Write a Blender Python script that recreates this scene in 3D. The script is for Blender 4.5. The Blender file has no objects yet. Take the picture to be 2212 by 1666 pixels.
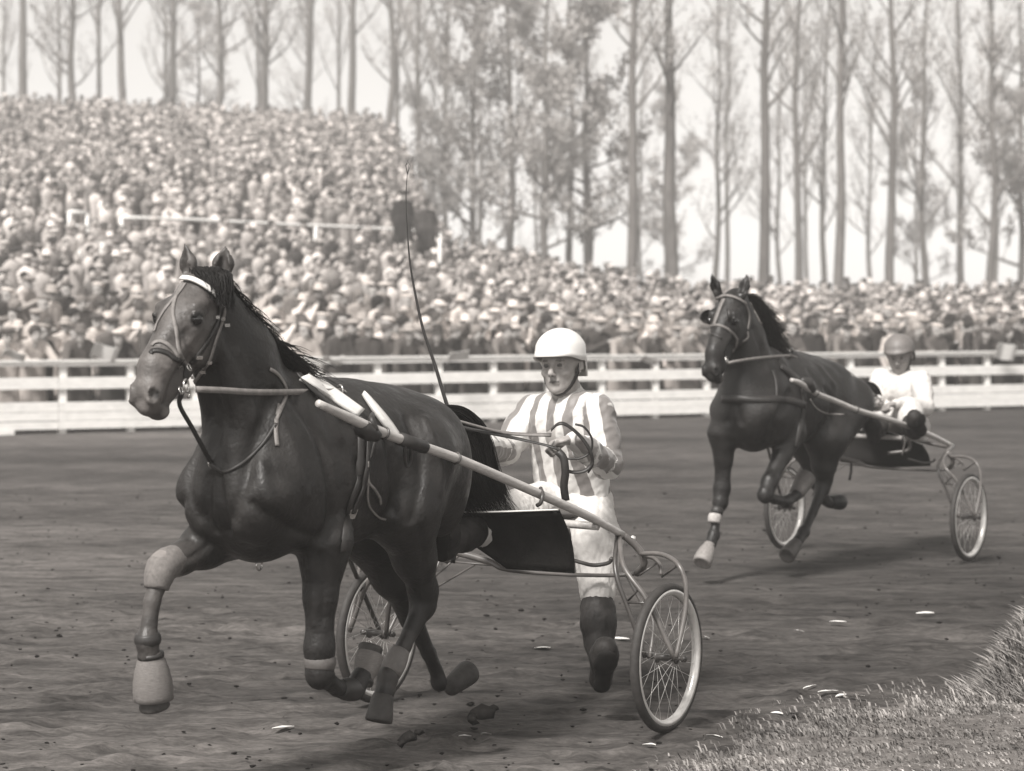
import bpy, math, random
import numpy as np
from mathutils import Vector, Matrix
from mathutils.bvhtree import BVHTree
rnd = random.Random(7)
scene = bpy.context.scene
COL = scene.collection
# ------------------------------------------------------------------ camera, world, sun, exposure
F, CU, HV, EYE = 5000.0, 1106.0, 680.0, 1.83      # focal length and centre in units of a 2212 px wide print
cam_d = bpy.data.cameras.new('camera')
cam = bpy.data.objects.new('camera', cam_d); COL.objects.link(cam)
cam.location = (0, 0, EYE); cam.rotation_euler = (math.radians(90), 0, 0)
cam_d.sensor_width = 36; cam_d.lens = F / 2212 * 36
cam_d.shift_y = -(832.8 - HV) / 2212
cam_d.clip_start = .5; cam_d.clip_end = 3000
cam_d.dof.use_dof = True; cam_d.dof.focus_distance = 9.9; cam_d.dof.aperture_fstop = 3.3
scene.camera = cam
SUN_EL, SUN_AZ = math.radians(50), math.radians(-150)   # azimuth from +Y (away from camera), clockwise to +X
world = bpy.data.worlds.new('World'); scene.world = world; world.use_nodes = True
wn = world.node_tree.nodes; wl = world.node_tree.links; wn.clear()
sky = wn.new('ShaderNodeTexSky'); sky.sky_type = 'NISHITA'; sky.sun_disc = False
sky.sun_elevation = SUN_EL; sky.sun_rotation = SUN_AZ; sky.air_density = 1.0; sky.dust_density = .4; sky.ozone_density = 1.0
bw = wn.new('ShaderNodeRGBToBW'); tint = wn.new('ShaderNodeMixRGB'); tint.blend_type = 'MULTIPLY'; tint.inputs[0].default_value = 1
tint.inputs[2].default_value = (1.0, .975, .94, 1)
bg = wn.new('ShaderNodeBackground'); bg.inputs[1].default_value = .125
wo = wn.new('ShaderNodeOutputWorld')
wl.new(sky.outputs[0], bw.inputs[0]); wl.new(bw.outputs[0], tint.inputs[1]); wl.new(tint.outputs[0], bg.inputs[0]); wl.new(bg.outputs[0], wo.inputs[0])
sun_d = bpy.data.lights.new('sun', 'SUN'); sun_d.energy = 3.4; sun_d.angle = math.radians(12); sun_d.color = (1, .965, .925)
sun = bpy.data.objects.new('sun', sun_d); COL.objects.link(sun)
sdir = Vector((math.sin(SUN_AZ) * math.cos(SUN_EL), math.cos(SUN_AZ) * math.cos(SUN_EL), math.sin(SUN_EL)))
sun.rotation_euler = sdir.to_track_quat('Z', 'Y').to_euler(); sun.location = sdir * 50
vs = scene.view_settings; vs.view_transform = 'Standard'; vs.look = 'None'; vs.exposure = 1.15; vs.gamma = 1.0; vs.use_curve_mapping = False
try: scene.display_settings.display_device = 'sRGB'
except Exception: pass
scene.cycles.max_bounces = 6; scene.cycles.diffuse_bounces = 3; scene.cycles.glossy_bounces = 2
scene.cycles.use_denoising = True

# ------------------------------------------------------------------ helpers
def px(u, v, Y):                                   # a point at distance Y that lies behind print position u, v
    return Vector(((u - CU) / F * Y, Y, EYE - (v - HV) / F * Y))
class Rig:                                         # local frame: x forward, y left, z up
    def __init__(s, X0, Y0, fx, fy):
        l = math.hypot(fx, fy); s.X0, s.Y0, s.fx, s.fy = X0, Y0, fx / l, fy / l
        s.ax, s.ay = -s.fy, s.fx
        s.rot = math.atan2(s.fy, s.fx)
    def p(s, u, v, w=0.0):                         # print position u, v on the plane w metres left of the midline
        k = (u - CU) / F
        Y = (w + s.X0 * s.ax + s.Y0 * s.ay) / (k * s.ax + s.ay); X = k * Y
        return Vector(((X - s.X0) * s.fx + (Y - s.Y0) * s.fy, w, EYE - (v - HV) / F * Y))
    def q(s, u, v, Y):                             # print position at camera distance Y, in local coordinates
        return s.loc(px(u, v, Y))
    def loc(s, P):
        return Vector(((P.x - s.X0) * s.fx + (P.y - s.Y0) * s.fy, (P.x - s.X0) * s.ax + (P.y - s.Y0) * s.ay, P.z))
    def ray(s, u, v):                              # camera position and ray direction, local
        o = s.loc(Vector((0, 0, EYE))); t = s.loc(px(u, v, 10.0)); return o, (t - o).normalized()
    def wpt(s, l):
        return Vector((s.X0 + s.fx * l[0] + s.ax * l[1], s.Y0 + s.fy * l[0] + s.ay * l[1], l[2]))

def mesh_of(name, V, Fc, smooth=True, mat=None, attrs=None):
    me = bpy.data.meshes.new(name)
    V = np.asarray(V, np.float32).reshape(-1, 3)
    if isinstance(Fc, np.ndarray):
        n, k = Fc.shape
        me.vertices.add(len(V)); me.vertices.foreach_set('co', V.ravel())
        me.loops.add(n * k); me.loops.foreach_set('vertex_index', Fc.astype(np.int32).ravel())
        me.polygons.add(n); me.polygons.foreach_set('loop_start', np.arange(0, n * k, k, dtype=np.int32))
        me.update(calc_edges=True)
    else:
        me.from_pydata([tuple(map(float, v)) for v in V], [], Fc)
    if smooth: me.polygons.foreach_set('use_smooth', np.ones(len(me.polygons), bool))
    if attrs:
        for k_, a in attrs.items():
            at = me.attributes.new(k_, 'FLOAT', 'POINT'); at.data.foreach_set('value', np.asarray(a, np.float32))
    if mat: me.materials.append(mat)
    me.update(); me.validate()
    return me
def obj(name, me, parent=None, label=None, kind=None, cat=None, group=None, loc=None, rz=None):
    o = bpy.data.objects.new(name, me); COL.objects.link(o)
    if parent: o.parent = parent
    if label: o['label'] = label
    if kind: o['kind'] = kind
    if cat: o['category'] = cat
    if group: o['group'] = group
    if loc is not None: o.location = loc
    if rz is not None: o.rotation_euler = (0, 0, rz)
    return o
class MB:                                          # collects shapes into one mesh
    def __init__(s): s.V = []; s.F = []
    def add(s, V, Fc):
        n = len(s.V); s.V += [tuple(v) for v in V]; s.F += [tuple(i + n for i in f) for f in Fc]; return s
    def box(s, lo, hi, M=None):
        P = [Vector((x, y, z)) for x in (lo[0], hi[0]) for y in (lo[1], hi[1]) for z in (lo[2], hi[2])]
        if M is not None: P = [M @ p_ for p_ in P]
        return s.add(P, [(0, 1, 3, 2), (4, 6, 7, 5), (0, 4, 5, 1), (2, 3, 7, 6), (0, 2, 6, 4), (1, 5, 7, 3)])
    def tube(s, pts, r, n=10, smooth=0, cap=True):
        pts = [Vector(p_) for p_ in pts]
        if not hasattr(r, '__len__'): r = [r] * len(pts)
        if smooth: pts, r = spline(pts, r, smooth)
        m = len(pts); rings = []; up = None
        for i in range(m):
            t = (pts[min(i + 1, m - 1)] - pts[max(i - 1, 0)])
            t = t.normalized() if t.length > 1e-9 else Vector((0, 0, 1))
            if up is None: up = t.orthogonal().normalized()
            up = (up - t * up.dot(t)); up = up.normalized() if up.length > 1e-6 else t.orthogonal().normalized()
            b = t.cross(up)
            rings += [pts[i] + (up * math.cos(a) + b * math.sin(a)) * r[i] for a in [2 * math.pi * j / n for j in range(n)]]
        Fc = [(i * n + j, i * n + (j + 1) % n, (i + 1) * n + (j + 1) % n, (i + 1) * n + j) for i in range(m - 1) for j in range(n)]
        if cap: Fc += [tuple(range(n - 1, -1, -1)), tuple((m - 1) * n + j for j in range(n))]
        return s.add(rings, Fc)
    def lathe(s, prof, n=16, M=None, sx=1, sy=1):  # prof: (radius, z)
        R = [Vector((r * math.cos(2 * math.pi * j / n) * sx, r * math.sin(2 * math.pi * j / n) * sy, z)) for r, z in prof for j in range(n)]
        if M is not None: R = [M @ v for v in R]
        m = len(prof)
        return s.add(R, [(i * n + j, i * n + (j + 1) % n, (i + 1) * n + (j + 1) % n, (i + 1) * n + j) for i in range(m - 1) for j in range(n)]
                     + [tuple(range(n - 1, -1, -1)), tuple((m - 1) * n + j for j in range(n))])
    def torus(s, M, R, r, n=48, k=10, prof=None):  # ring in local xz-plane, axis y
        prof = prof or [(r * math.cos(2 * math.pi * j / k), r * math.sin(2 * math.pi * j / k)) for j in range(k)]
        k = len(prof); V = []
        for i in range(n):
            a = 2 * math.pi * i / n
            for (dr, dy) in prof: V.append(M @ Vector(((R + dr) * math.cos(a), dy, (R + dr) * math.sin(a))))
        return s.add(V, [(i * k + j, i * k + (j + 1) % k, ((i + 1) % n) * k + (j + 1) % k, ((i + 1) % n) * k + j) for i in range(n) for j in range(k)])
    def ribbon(s, pts, nrm, w, th=.004):
        m = len(pts); V = []
        for i in range(m):
            t = (pts[min(i + 1, m - 1)] - pts[max(i - 1, 0)]).normalized(); n_ = nrm[i]; sd = t.cross(n_); sd = sd.normalized() if sd.length > 1e-6 else t.orthogonal()
            ww = w[i] if hasattr(w, '__len__') else w
            for a, b in ((-1, 0), (1, 0), (1, 1), (-1, 1)): V.append(pts[i] + sd * (a * ww / 2) + n_ * (b * th))
        Fc = [(i * 4 + j, i * 4 + (j + 1) % 4, (i + 1) * 4 + (j + 1) % 4, (i + 1) * 4 + j) for i in range(m - 1) for j in range(4)]
        Fc += [(3, 2, 1, 0), tuple((m - 1) * 4 + j for j in range(4))]
        return s.add(V, Fc)
    def mesh(s, name, mat, smooth=True): return mesh_of(name, s.V, s.F, smooth, mat)
def spline(pts, r, sub):
    P = [pts[0] * 2 - pts[1]] + list(pts) + [pts[-1] * 2 - pts[-2]]; out = []; ro = []
    for i in range(len(pts) - 1):
        p0, p1, p2, p3 = P[i:i + 4]
        for k in range(sub):
            t = k / sub
            out.append(.5 * ((2 * p1) + (p2 - p0) * t + (2 * p0 - 5 * p1 + 4 * p2 - p3) * t * t + (3 * p1 - p0 - 3 * p2 + p3) * t ** 3)); ro.append(r[i] + (r[i + 1] - r[i]) * t)
    out.append(pts[-1]); ro.append(r[-1]); return out, ro
def sp(pts, sub=6): return spline([Vector(p_) for p_ in pts], [0] * len(pts), sub)[0]

# ------------------------------------------------------------------ materials
def new_mat(name):
    m = bpy.data.materials.new(name); m.use_nodes = True; nt = m.node_tree
    return m, nt.nodes, nt.links, nt.nodes['Principled BSDF']
def tn_(v): k = min(v / .65, 1); return (1, .915 + .065 * k, .865 + .085 * k)
def grey(v): t = tn_(v); return (v, v * t[1], v * t[2], 1)
def N(nodes, t, **kw):
    n = nodes.new('ShaderNode' + t)
    for k, v in kw.items(): setattr(n, k, v)
    return n
def mat(name, v, rough=.6, var=.25, scale=20, bump=.1, spec=.5, stretch=(1, 1, 1), bscale=None, attr=None, objcol=False, sheen=0, dist=.01, tint=None):
    m, nd, lk, b = new_mat(name)
    b.inputs['Roughness'].default_value = rough; b.inputs['Specular IOR Level'].default_value = spec
    if sheen: b.inputs['Sheen Weight'].default_value = sheen
    tc = N(nd, 'TexCoord'); mp = N(nd, 'Mapping'); mp.inputs['Scale'].default_value = stretch
    lk.new(tc.outputs['Object'], mp.inputs[0])
    nz = N(nd, 'TexNoise'); nz.inputs['Scale'].default_value = scale; nz.inputs['Detail'].default_value = 6; nz.inputs['Roughness'].default_value = .65
    lk.new(mp.outputs[0], nz.inputs['Vector'])
    mr = N(nd, 'MapRange'); mr.inputs[1].default_value = .3; mr.inputs[2].default_value = .7; mr.inputs[3].default_value = 1 - var; mr.inputs[4].default_value = 1 + var
    lk.new(nz.outputs[0], mr.inputs[0])
    mx = N(nd, 'MixRGB', blend_type='MULTIPLY'); mx.inputs[0].default_value = 1; mx.inputs[1].default_value = tint or grey(v)
    lk.new(mr.outputs[0], mx.inputs[2]); last = mx.outputs[0]
    if attr:
        at = N(nd, 'Attribute', attribute_name=attr); m2 = N(nd, 'MixRGB', blend_type='MULTIPLY'); m2.inputs[0].default_value = 1
        lk.new(last, m2.inputs[1]); lk.new(at.outputs['Fac'], m2.inputs[2]); last = m2.outputs[0]
    if objcol:
        oi = N(nd, 'ObjectInfo'); m2 = N(nd, 'MixRGB', blend_type='MULTIPLY'); m2.inputs[0].default_value = 1
        lk.new(last, m2.inputs[1]); lk.new(oi.outputs['Color'], m2.inputs[2]); last = m2.outputs[0]
    lk.new(last, b.inputs['Base Color'])
    if bump:
        n2 = nz
        if bscale:
            n2 = N(nd, 'TexNoise'); n2.inputs['Scale'].default_value = bscale; n2.inputs['Detail'].default_value = 4; lk.new(mp.outputs[0], n2.inputs['Vector'])
        bp = N(nd, 'Bump'); bp.inputs['Strength'].default_value = bump; bp.inputs['Distance'].default_value = dist
        lk.new(n2.outputs[0], bp.inputs['Height']); lk.new(bp.outputs[0], b.inputs['Normal'])
    return m

# ------------------------------------------------------------------ organic surfaces: smooth unions turned into a mesh
class Field:
    def __init__(s, lo, hi, h):
        s.lo = np.array(lo, float); s.h = h; s.n = np.ceil((np.array(hi) - s.lo) / h).astype(int) + 1
        s.D = np.full(s.n, 9.0, np.float32)
    def _win(s, lo, hi):
        a = np.maximum(0, np.floor((np.array(lo) - s.lo) / s.h).astype(int)); b = np.minimum(s.n, np.ceil((np.array(hi) - s.lo) / s.h).astype(int) + 1)
        if np.any(b <= a): return None, None
        g = [s.lo[i] + s.h * np.arange(a[i], b[i]) for i in range(3)]
        return tuple(slice(a[i], b[i]) for i in range(3)), np.meshgrid(*g, indexing='ij', sparse=True)
    def _put(s, w, d, k, sub=False):
        A = s.D[w]
        if sub:
            d = -d; h = np.clip(.5 + .5 * (d - A) / k, 0, 1); s.D[w] = A + (d - A) * h + k * h * (1 - h); return
        h = np.clip(.5 + .5 * (A - d) / k, 0, 1); s.D[w] = A + (d - A) * h - k * h * (1 - h)
    def cone(s, p0, p1, r0, r1, k=.03, flat=None, sub=False):    # flat=(axis vector, factor): thinner along axis
        p0 = np.array(p0, float); p1 = np.array(p1, float); m = max(r0, r1) + 2 * k + .02
        if flat and flat[1] < 1: m = m / flat[1]
        w, g = s._win(np.minimum(p0, p1) - m, np.maximum(p0, p1) + m)
        if w is None: return
        X, Y, Z = g[0] - p0[0], g[1] - p0[1], g[2] - p0[2]; d = p1 - p0
        if flat:
            a = np.array(flat[0], float); a /= np.linalg.norm(a); f = flat[1] - 1
            q = X * a[0] + Y * a[1] + Z * a[2]; X = X + f * q * a[0]; Y = Y + f * q * a[1]; Z = Z + f * q * a[2]
            d = d + f * d.dot(a) * a
        L = max(d.dot(d), 1e-9); t = np.clip((X * d[0] + Y * d[1] + Z * d[2]) / L, 0, 1)
        D = np.sqrt((X - t * d[0]) ** 2 + (Y - t * d[1]) ** 2 + (Z - t * d[2]) ** 2) - (r0 + (r1 - r0) * t)
        if flat and flat[1] > 1: D = D / (1 + .5 * (flat[1] - 1))
        s._put(w, D.astype(np.float32), k, sub)
    def ell(s, c, r, k=.03, R=None, sub=False):
        c = np.array(c, float); r = np.array(r, float); m = r.max() + 2 * k + .02
        w, g = s._win(c - m, c + m)
        if w is None: return
        X, Y, Z = g[0] - c[0], g[1] - c[1], g[2] - c[2]
        if R is not None:
            R = np.array(R); X, Y, Z = [R[0][i] * X + R[1][i] * Y + R[2][i] * Z for i in range(3)]
        k0 = np.sqrt((X / r[0]) ** 2 + (Y / r[1]) ** 2 + (Z / r[2]) ** 2); k1 = np.sqrt((X / r[0] ** 2) ** 2 + (Y / r[1] ** 2) ** 2 + (Z / r[2] ** 2) ** 2)
        s._put(w, (k0 * (k0 - 1) / np.maximum(k1, 1e-6)).astype(np.float32), k, sub)
    def chain(s, pts, rs, k=.03, flat=None):
        for i in range(len(pts) - 1): s.cone(pts[i], pts[i + 1], rs[i], rs[i + 1], k, flat)
    def surf(s):
        D = s.D; S = D < 0
        cnt = None; nx, ny, nz = [x - 1 for x in D.shape]
        acc = np.zeros((nx, ny, nz, 3), np.float32); num = np.zeros((nx, ny, nz), np.uint8)
        def sl(ax, o): return tuple(slice(o[i], o[i] + (nx, ny, nz)[i]) for i in range(3))
        for ax in range(3):
            o1 = [0, 0, 0]; o2 = list(o1)
            for b in range(2):
                for c in range(2):
                    o = [0, 0, 0]; ot = [i for i in range(3) if i != ax]; o[ot[0]] = b; o[ot[1]] = c; e = list(o); e[ax] = 1
                    A = D[sl(ax, o)]; B = D[sl(ax, e)]; X = (A < 0) != (B < 0)
                    t = np.where(X, A / np.where(X, A - B, 1), 0)
                    num += X
                    for i in range(3):
                        if i == ax: acc[..., i] += t
                        elif o[i]: acc[..., i] += X
        M = num > 0; idx = np.full(M.shape, -1, np.int64); ids = np.nonzero(M); idx[ids] = np.arange(len(ids[0]))
        V = (np.stack(ids, 1) + acc[ids] / num[ids][:, None]) * s.h + s.lo
        Fs = []
        for ax in range(3):
            a, b = [(1, 2), (2, 0), (0, 1)][ax]
            sh = [slice(1, -1)] * 3; sh[ax] = slice(0, -1); s2 = [slice(1, -1)] * 3; s2[ax] = slice(1, None)
            A = S[tuple(sh)]; B = S[tuple(s2)]; X = np.nonzero(A != B)
            base = [X[i] + 1 for i in range(3)]; base[ax] = X[ax]
            fl = A[X]
            def c(da, db):
                q = list(base); q[a] = q[a] - da; q[b] = q[b] - db; return idx[tuple(q)]
            Q = np.stack([c(1, 1), c(0, 1), c(0, 0), c(1, 0)], 1); Q = np.where(fl[:, None], Q, Q[:, ::-1]); Fs.append(Q)
        Fc = np.concatenate(Fs); Fc = Fc[(Fc >= 0).all(1)]
        return V.astype(np.float32), Fc
def relax(V, Fc, it=2, lam=.5):
    e = np.concatenate([Fc[:, [0, 1]], Fc[:, [1, 2]], Fc[:, [2, 3]], Fc[:, [3, 0]]]); e = np.concatenate([e, e[:, ::-1]])
    cnt = np.bincount(e[:, 0], minlength=len(V))[:, None].clip(1)
    for _ in range(it):
        for l in (lam, -lam * 1.02):
            S_ = np.stack([np.bincount(e[:, 0], weights=V[e[:, 1], i], minlength=len(V)) for i in range(3)], 1) / cnt
            V = V + l * (S_ - V)
    return V
def snoise(P, f=1.0, seed=0):                      # cheap smooth noise for numpy point sets
    r = np.random.RandomState(seed); o = 0
    for i in range(6):
        d = r.normal(size=3) * f * (1 + .5 * i); o = o + np.sin(P @ d + r.rand() * 6.28) / (1 + .4 * i)
    return o / 3
def smoothstep(a, b, x):
    t = np.clip((x - a) / (b - a), 0, 1); return t * t * (3 - 2 * t)
# ------------------------------------------------------------------ the horses
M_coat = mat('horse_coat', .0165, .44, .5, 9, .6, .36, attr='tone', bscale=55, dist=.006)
M_hair = mat('mane_hair', .010, .55, .4, 40, .2, .2)
M_eye = mat('eye_dark', .006, .08, .1, 10, 0, .8)
M_leather = mat('dark_leather', .022, .5, .3, 30, .15, .5)
M_leather2 = mat('worn_tan_leather', .17, .6, .3, 40, .2, .4)
M_white = mat('white_cloth', .62, .8, .1, 30, .2, .2)
M_steel = mat('nickel_buckle', .55, .25, .15, 30, .05, .9)
M_steel.node_tree.nodes['Principled BSDF'].inputs['Metallic'].default_value = .8
M_boot = mat('felt_boot', .15, .8, .25, 60, .3, .2)
_nt = M_coat.node_tree; _nz = [n_ for n_ in _nt.nodes if n_.type == 'TEX_NOISE'][0]
_rr = _nt.nodes.new('ShaderNodeMapRange'); _rr.inputs[1].default_value = .35; _rr.inputs[2].default_value = .65; _rr.inputs[3].default_value = .34; _rr.inputs[4].default_value = .66
_nt.links.new(_nz.outputs[0], _rr.inputs[0]); _nt.links.new(_rr.outputs[0], _nt.nodes['Principled BSDF'].inputs['Roughness'])
R1 = Rig(.023, 10.485, -.511, -.859)
R2 = Rig(2.747, 17.54, -.557, -.83)

def torso(fd, s=(1, 1, 1), dt=0):
    def P(t, w, z): return (t + dt, w, z)
    E = lambda c, r, k: fd.ell(P(*c), r, k)
    E((1.50, 0, 1.235), (.56, .285, .335), .08)
    E((1.15, 0, 1.26), (.40, .255, .27), .10)
    E((1.93, 0, 1.20), (.28, .215, .315), .10)
    fd.cone(P(1.74, 0, 1.50), P(1.35, 0, 1.46), .085, .07, .09)
    fd.cone(P(1.35, 0, 1.43), P(.95, 0, 1.42), .09, .09, .09)
    for sd in (1, -1):
        fd.cone(P(1.80, .07 * sd, 1.50), P(2.06, .15 * sd, 1.17), .09, .11, .07)      # shoulder blade
        E((1.86, .155 * sd, 1.16), (.18, .105, .22), .06)
        E((2.09, .095 * sd, 1.13), (.12, .105, .15), .05)                              # breast
        E((.98, .135 * sd, 1.23), (.25, .165, .25), .08)
        E((.86, .13 * sd, 1.12), (.13, .12, .22), .06)
        fd.cone(P(1.16, .17 * sd, 1.40), P(1.10, .19 * sd, 1.33), .05, .05, .05)        # point of hip
        fd.cone(P(1.10, .19 * sd, 1.05), P(1.22, .20 * sd, .98), .10, .08, .06)         # stifle fold
    fd.cone(P(.80, 0, 1.40), P(.70, 0, 1.40), .085, .05, .05)                          # dock

def neck(fd, base, poll, rb=.19, rt=.10, crest=.0):
    base = Vector(base); poll = Vector(poll); mid = base.lerp(poll, .5) + Vector((-.03, 0, .02))
    fl = ((0, 1, 0), 1.45)
    fd.cone(base, mid, rb * 1.18, rb * .83, .10, fl); fd.cone(mid, poll, rb * .83, rt, .06, fl)
    for sd in (1, -1):
        fd.cone(base + Vector((.10, .06 * sd, -.06)), poll + Vector((.04, .035 * sd, -.14)), .07, .042, .04)
        fd.cone(base + Vector((-.1, .08 * sd, .0)), mid + Vector((.0, .05 * sd, 0)), .08, .06, .05)
def head(fd, T):
    """T maps the first horse's head coordinates to those of this horse"""
    def c(a, b, r0, r1, k=.03, flat=None, sub=False): fd.cone(T(a), T(b), r0, r1, k, flat, sub)
    def e(a, r, k=.02, sub=False): fd.ell(T(a), r, k, None, sub)
    c((2.30, 0, 1.885), (2.385, 0, 1.80), .088, .092, .04)
    c((2.385, 0, 1.80), (2.545, 0, 1.64), .084, .058, .03)
    c((2.37, 0, 1.855), (2.56, 0, 1.665), .05, .036, .03)               # face ridge
    c((2.545, 0, 1.64), (2.575, 0, 1.565), .056, .058, .03)
    for sd in (1, -1):
        e((2.335, .052 * sd, 1.735), (.088, .036, .098), .03)             # cheek
        c((2.415, .078 * sd, 1.855), (2.375, .075 * sd, 1.865), .026, .028, .025)   # brow
        c((2.43, .072 * sd, 1.765), (2.52, .052 * sd, 1.665), .018, .014, .02)  # facial crest
        e((2.606, .042 * sd, 1.545), (.038, .026, .042), .02)             # nostril wing
    c((2.33, 0, 1.70), (2.50, 0, 1.535), .05, .036, .03)                  # lower jaw
    e((2.575, 0, 1.505), (.05, .05, .04), .02); e((2.53, 0, 1.485), (.042, .042, .035), .015)
    for sd in (1, -1):
        e((2.422, .103 * sd, 1.815), (.027, .022, .02), .012, sub=True)    # socket
        e((2.418, .086 * sd, 1.815), (.026, .022, .021), .006)             # eyeball bulge
        c((2.395, .1 * sd, 1.838), (2.445, .092 * sd, 1.830), .009, .008, .008)        # upper lid
        e((2.625, .060 * sd, 1.548), (.019, .02, .026), .008, sub=True)     # nostril hole
        c((2.50, .047 * sd, 1.497), (2.59, .040 * sd, 1.520), .005, .006, .008, None, True)   # mouth line
    for sd in (1, -1):                                                    # hollow above the eye / cheek groove
        e((2.47, .088 * sd, 1.755), (.03, .02, .03), .03, sub=True)
def ear(fd, b, tip, open_dir=(1, 0, 0)):
    b = Vector(b); tip = Vector(tip); m = b.lerp(tip, .45); o = Vector(open_dir) * .018
    fl = (open_dir, 1.45)
    fd.cone(b, m, .032, .040, .02, fl); fd.cone(m, tip, .040, .008, .008, fl)
    fd.cone(b.lerp(tip, .25) + o * 1.3, b.lerp(tip, .85) + o, .022, .010, .006, None, True)
def leg(fd, pts, rs, k=.03): fd.chain(pts, rs, k)
def tendon(fd, a, b, o, r):
    d = (b - a).normalized(); q = Vector((d.z, 0, -d.x)); q = q.normalized() * o
    fd.cone(a + q * .8, b + q * .6, r, r * .9, .012); fd.cone(b + q * .5, b + q * .9 + d * .02, r * 1.1, r * .8, .015)
def fore(fd, R, P, w, r4=(.115, .060, .053, .050)):
    """P: elbow, mid forearm, above knee, knee, mid cannon, fetlock, pastern, hoof"""
    Q = [R.p(*p_, w_) for p_, w_ in zip(P, w)]
    leg(fd, Q[:4], list(r4), .04)
    fd.ell(Q[3] + Vector((.0, 0, 0)), (.054, .050, .062), .02)
    fd.chain(Q[3:6], [.046, .028, .034], .02); fd.ell(Q[5], (.043, .038, .043), .015)
    tendon(fd, Q[3], Q[4], .026, .017); tendon(fd, Q[4], Q[5], .026, .016)
    fd.chain(Q[5:8], [.040, .036, .042], .02)
    return Q
def hind(fd, R, P, w):
    """P: hip, stifle, mid gaskin, above hock, hock, cannon, fetlock, pastern, hoof"""
    Q = [R.p(*p_, w_) for p_, w_ in zip(P, w)]
    fd.chain(Q[:5], [.19, .155, .084, .054, .052], .05)
    fd.ell(Q[4], (.055, .042, .06), .02)
    fd.chain(Q[4:7], [.046, .029, .034], .02); fd.ell(Q[6], (.043, .038, .043), .015)
    tendon(fd, Q[4], Q[5], .028, .019); tendon(fd, Q[5], Q[6], .026, .017)
    fd.chain(Q[6:9], [.041, .036, .042], .02)
    return Q
def hoof_mb(a, b, r=.062, lip=True):
    """truncated cone from the pastern end a to the sole centre b"""
    a = Vector(a); b = Vector(b); d = (b - a).normalized(); mb = MB()
    M = Matrix.Translation(a) @ d.to_track_quat('Z', 'Y').to_matrix().to_4x4(); L = (b - a).length
    mb.lathe([(r * .2, -.004), (r * .72, 0), (r * .80, L * .15), (r * .98, L * .8), (r, L), (r * .93, L + .006), (r * .7, L + .002), (r * .3, L - .008), (.002, L - .012)], 20, M)
    return mb
def bell_mb(a, b, r):
    a = Vector(a); b = Vector(b); d = (b - a).normalized(); M = Matrix.Translation(a) @ d.to_track_quat('Z', 'Y').to_matrix().to_4x4(); L = (b - a).length; mb = MB()
    pr = [(r * .45, -.02), (r * .62, -.012), (r * .60, 0)] + [(r * (.60 + .40 * math.sin(math.pi * .62 * k / 9) ** .8) + .0015 * (k % 2), L * k / 9) for k in range(1, 10)]
    return mb.lathe(pr + [(r * .8, L + .004), (r * .5, L - .006), (.003, L - .01)], 24, M)
def hoof(root, a, b, m, r=.062, name='hoof', label=None):
    if name == 'bell_boot': return obj(name, bell_mb(a, b, r).mesh(name, m), root, label)
    return hoof_(root, a, b, m, r, name, label)
def hoof_(root, a, b, m, r=.062, name='hoof', label=None): return obj(name, hoof_mb(a, b, r).mesh(name, m), root, label)
class Body:
    def __init__(s, R, V, Fc, t0):
        s.R = R; s.t0 = t0; s.bvh = BVHTree.FromPolygons([tuple(v) for v in V.tolist()], Fc.tolist())
    def hit(s, u, v):
        o, d = s.R.ray(u, v); h = s.bvh.ray_cast(o, d)
        return (h[0], h[1]) if h[0] is not None else None
    def on(s, pts, off=.003, sub=8, miss=.0):
        """print positions -> points on the skin with normals"""
        out = []; U = sp([(a, b, 0) for a, b in pts], sub)
        for p_ in U:
            h = s.hit(p_.x, p_.y)
            if h: out.append((h[0] + h[1] * off, h[1]))
        return [o[0] for o in out], [o[1] for o in out]
    def near(s, P, off=.003):
        h = s.bvh.find_nearest(Vector(P)); n_ = h[1]; return h[0] + n_ * off, n_
    def snap(s, pts, off=.003, sub=8):
        r = [s.near(p_, off) for p_ in sp(pts, sub)]; return [a for a, b in r], [b for a, b in r]
def strap(root, B, name, m, pts, w=.02, th=.004, mirror=False, sub=8, label=None, snap3=False, off=.002):
    P, Nn = (B.snap(pts, off, sub) if snap3 else B.on(pts, off, sub))
    if len(P) < 2: return None
    P2 = [P[0]] + [(P[max(i - 1, 0)] + P[i] + P[min(i + 1, len(P) - 1)]) / 3 for i in range(1, len(P) - 1)] + [P[-1]]
    mb = MB().ribbon(P2, Nn, w, th)
    if mirror: mb.ribbon([Vector((p_.x, -p_.y, p_.z)) for p_ in P2], [Vector((n_.x, -n_.y, n_.z)) for n_ in Nn], w, th)
    return obj(name, mb.mesh(name, m), root, label)
def hair(paths, r0=.004, n=3):
    mb = MB()
    for p_ in paths:
        k = len(p_); mb.tube(p_, [r0 * (1 - .85 * i / (k - 1)) for i in range(k)], n, cap=False)
    return mb

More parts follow.
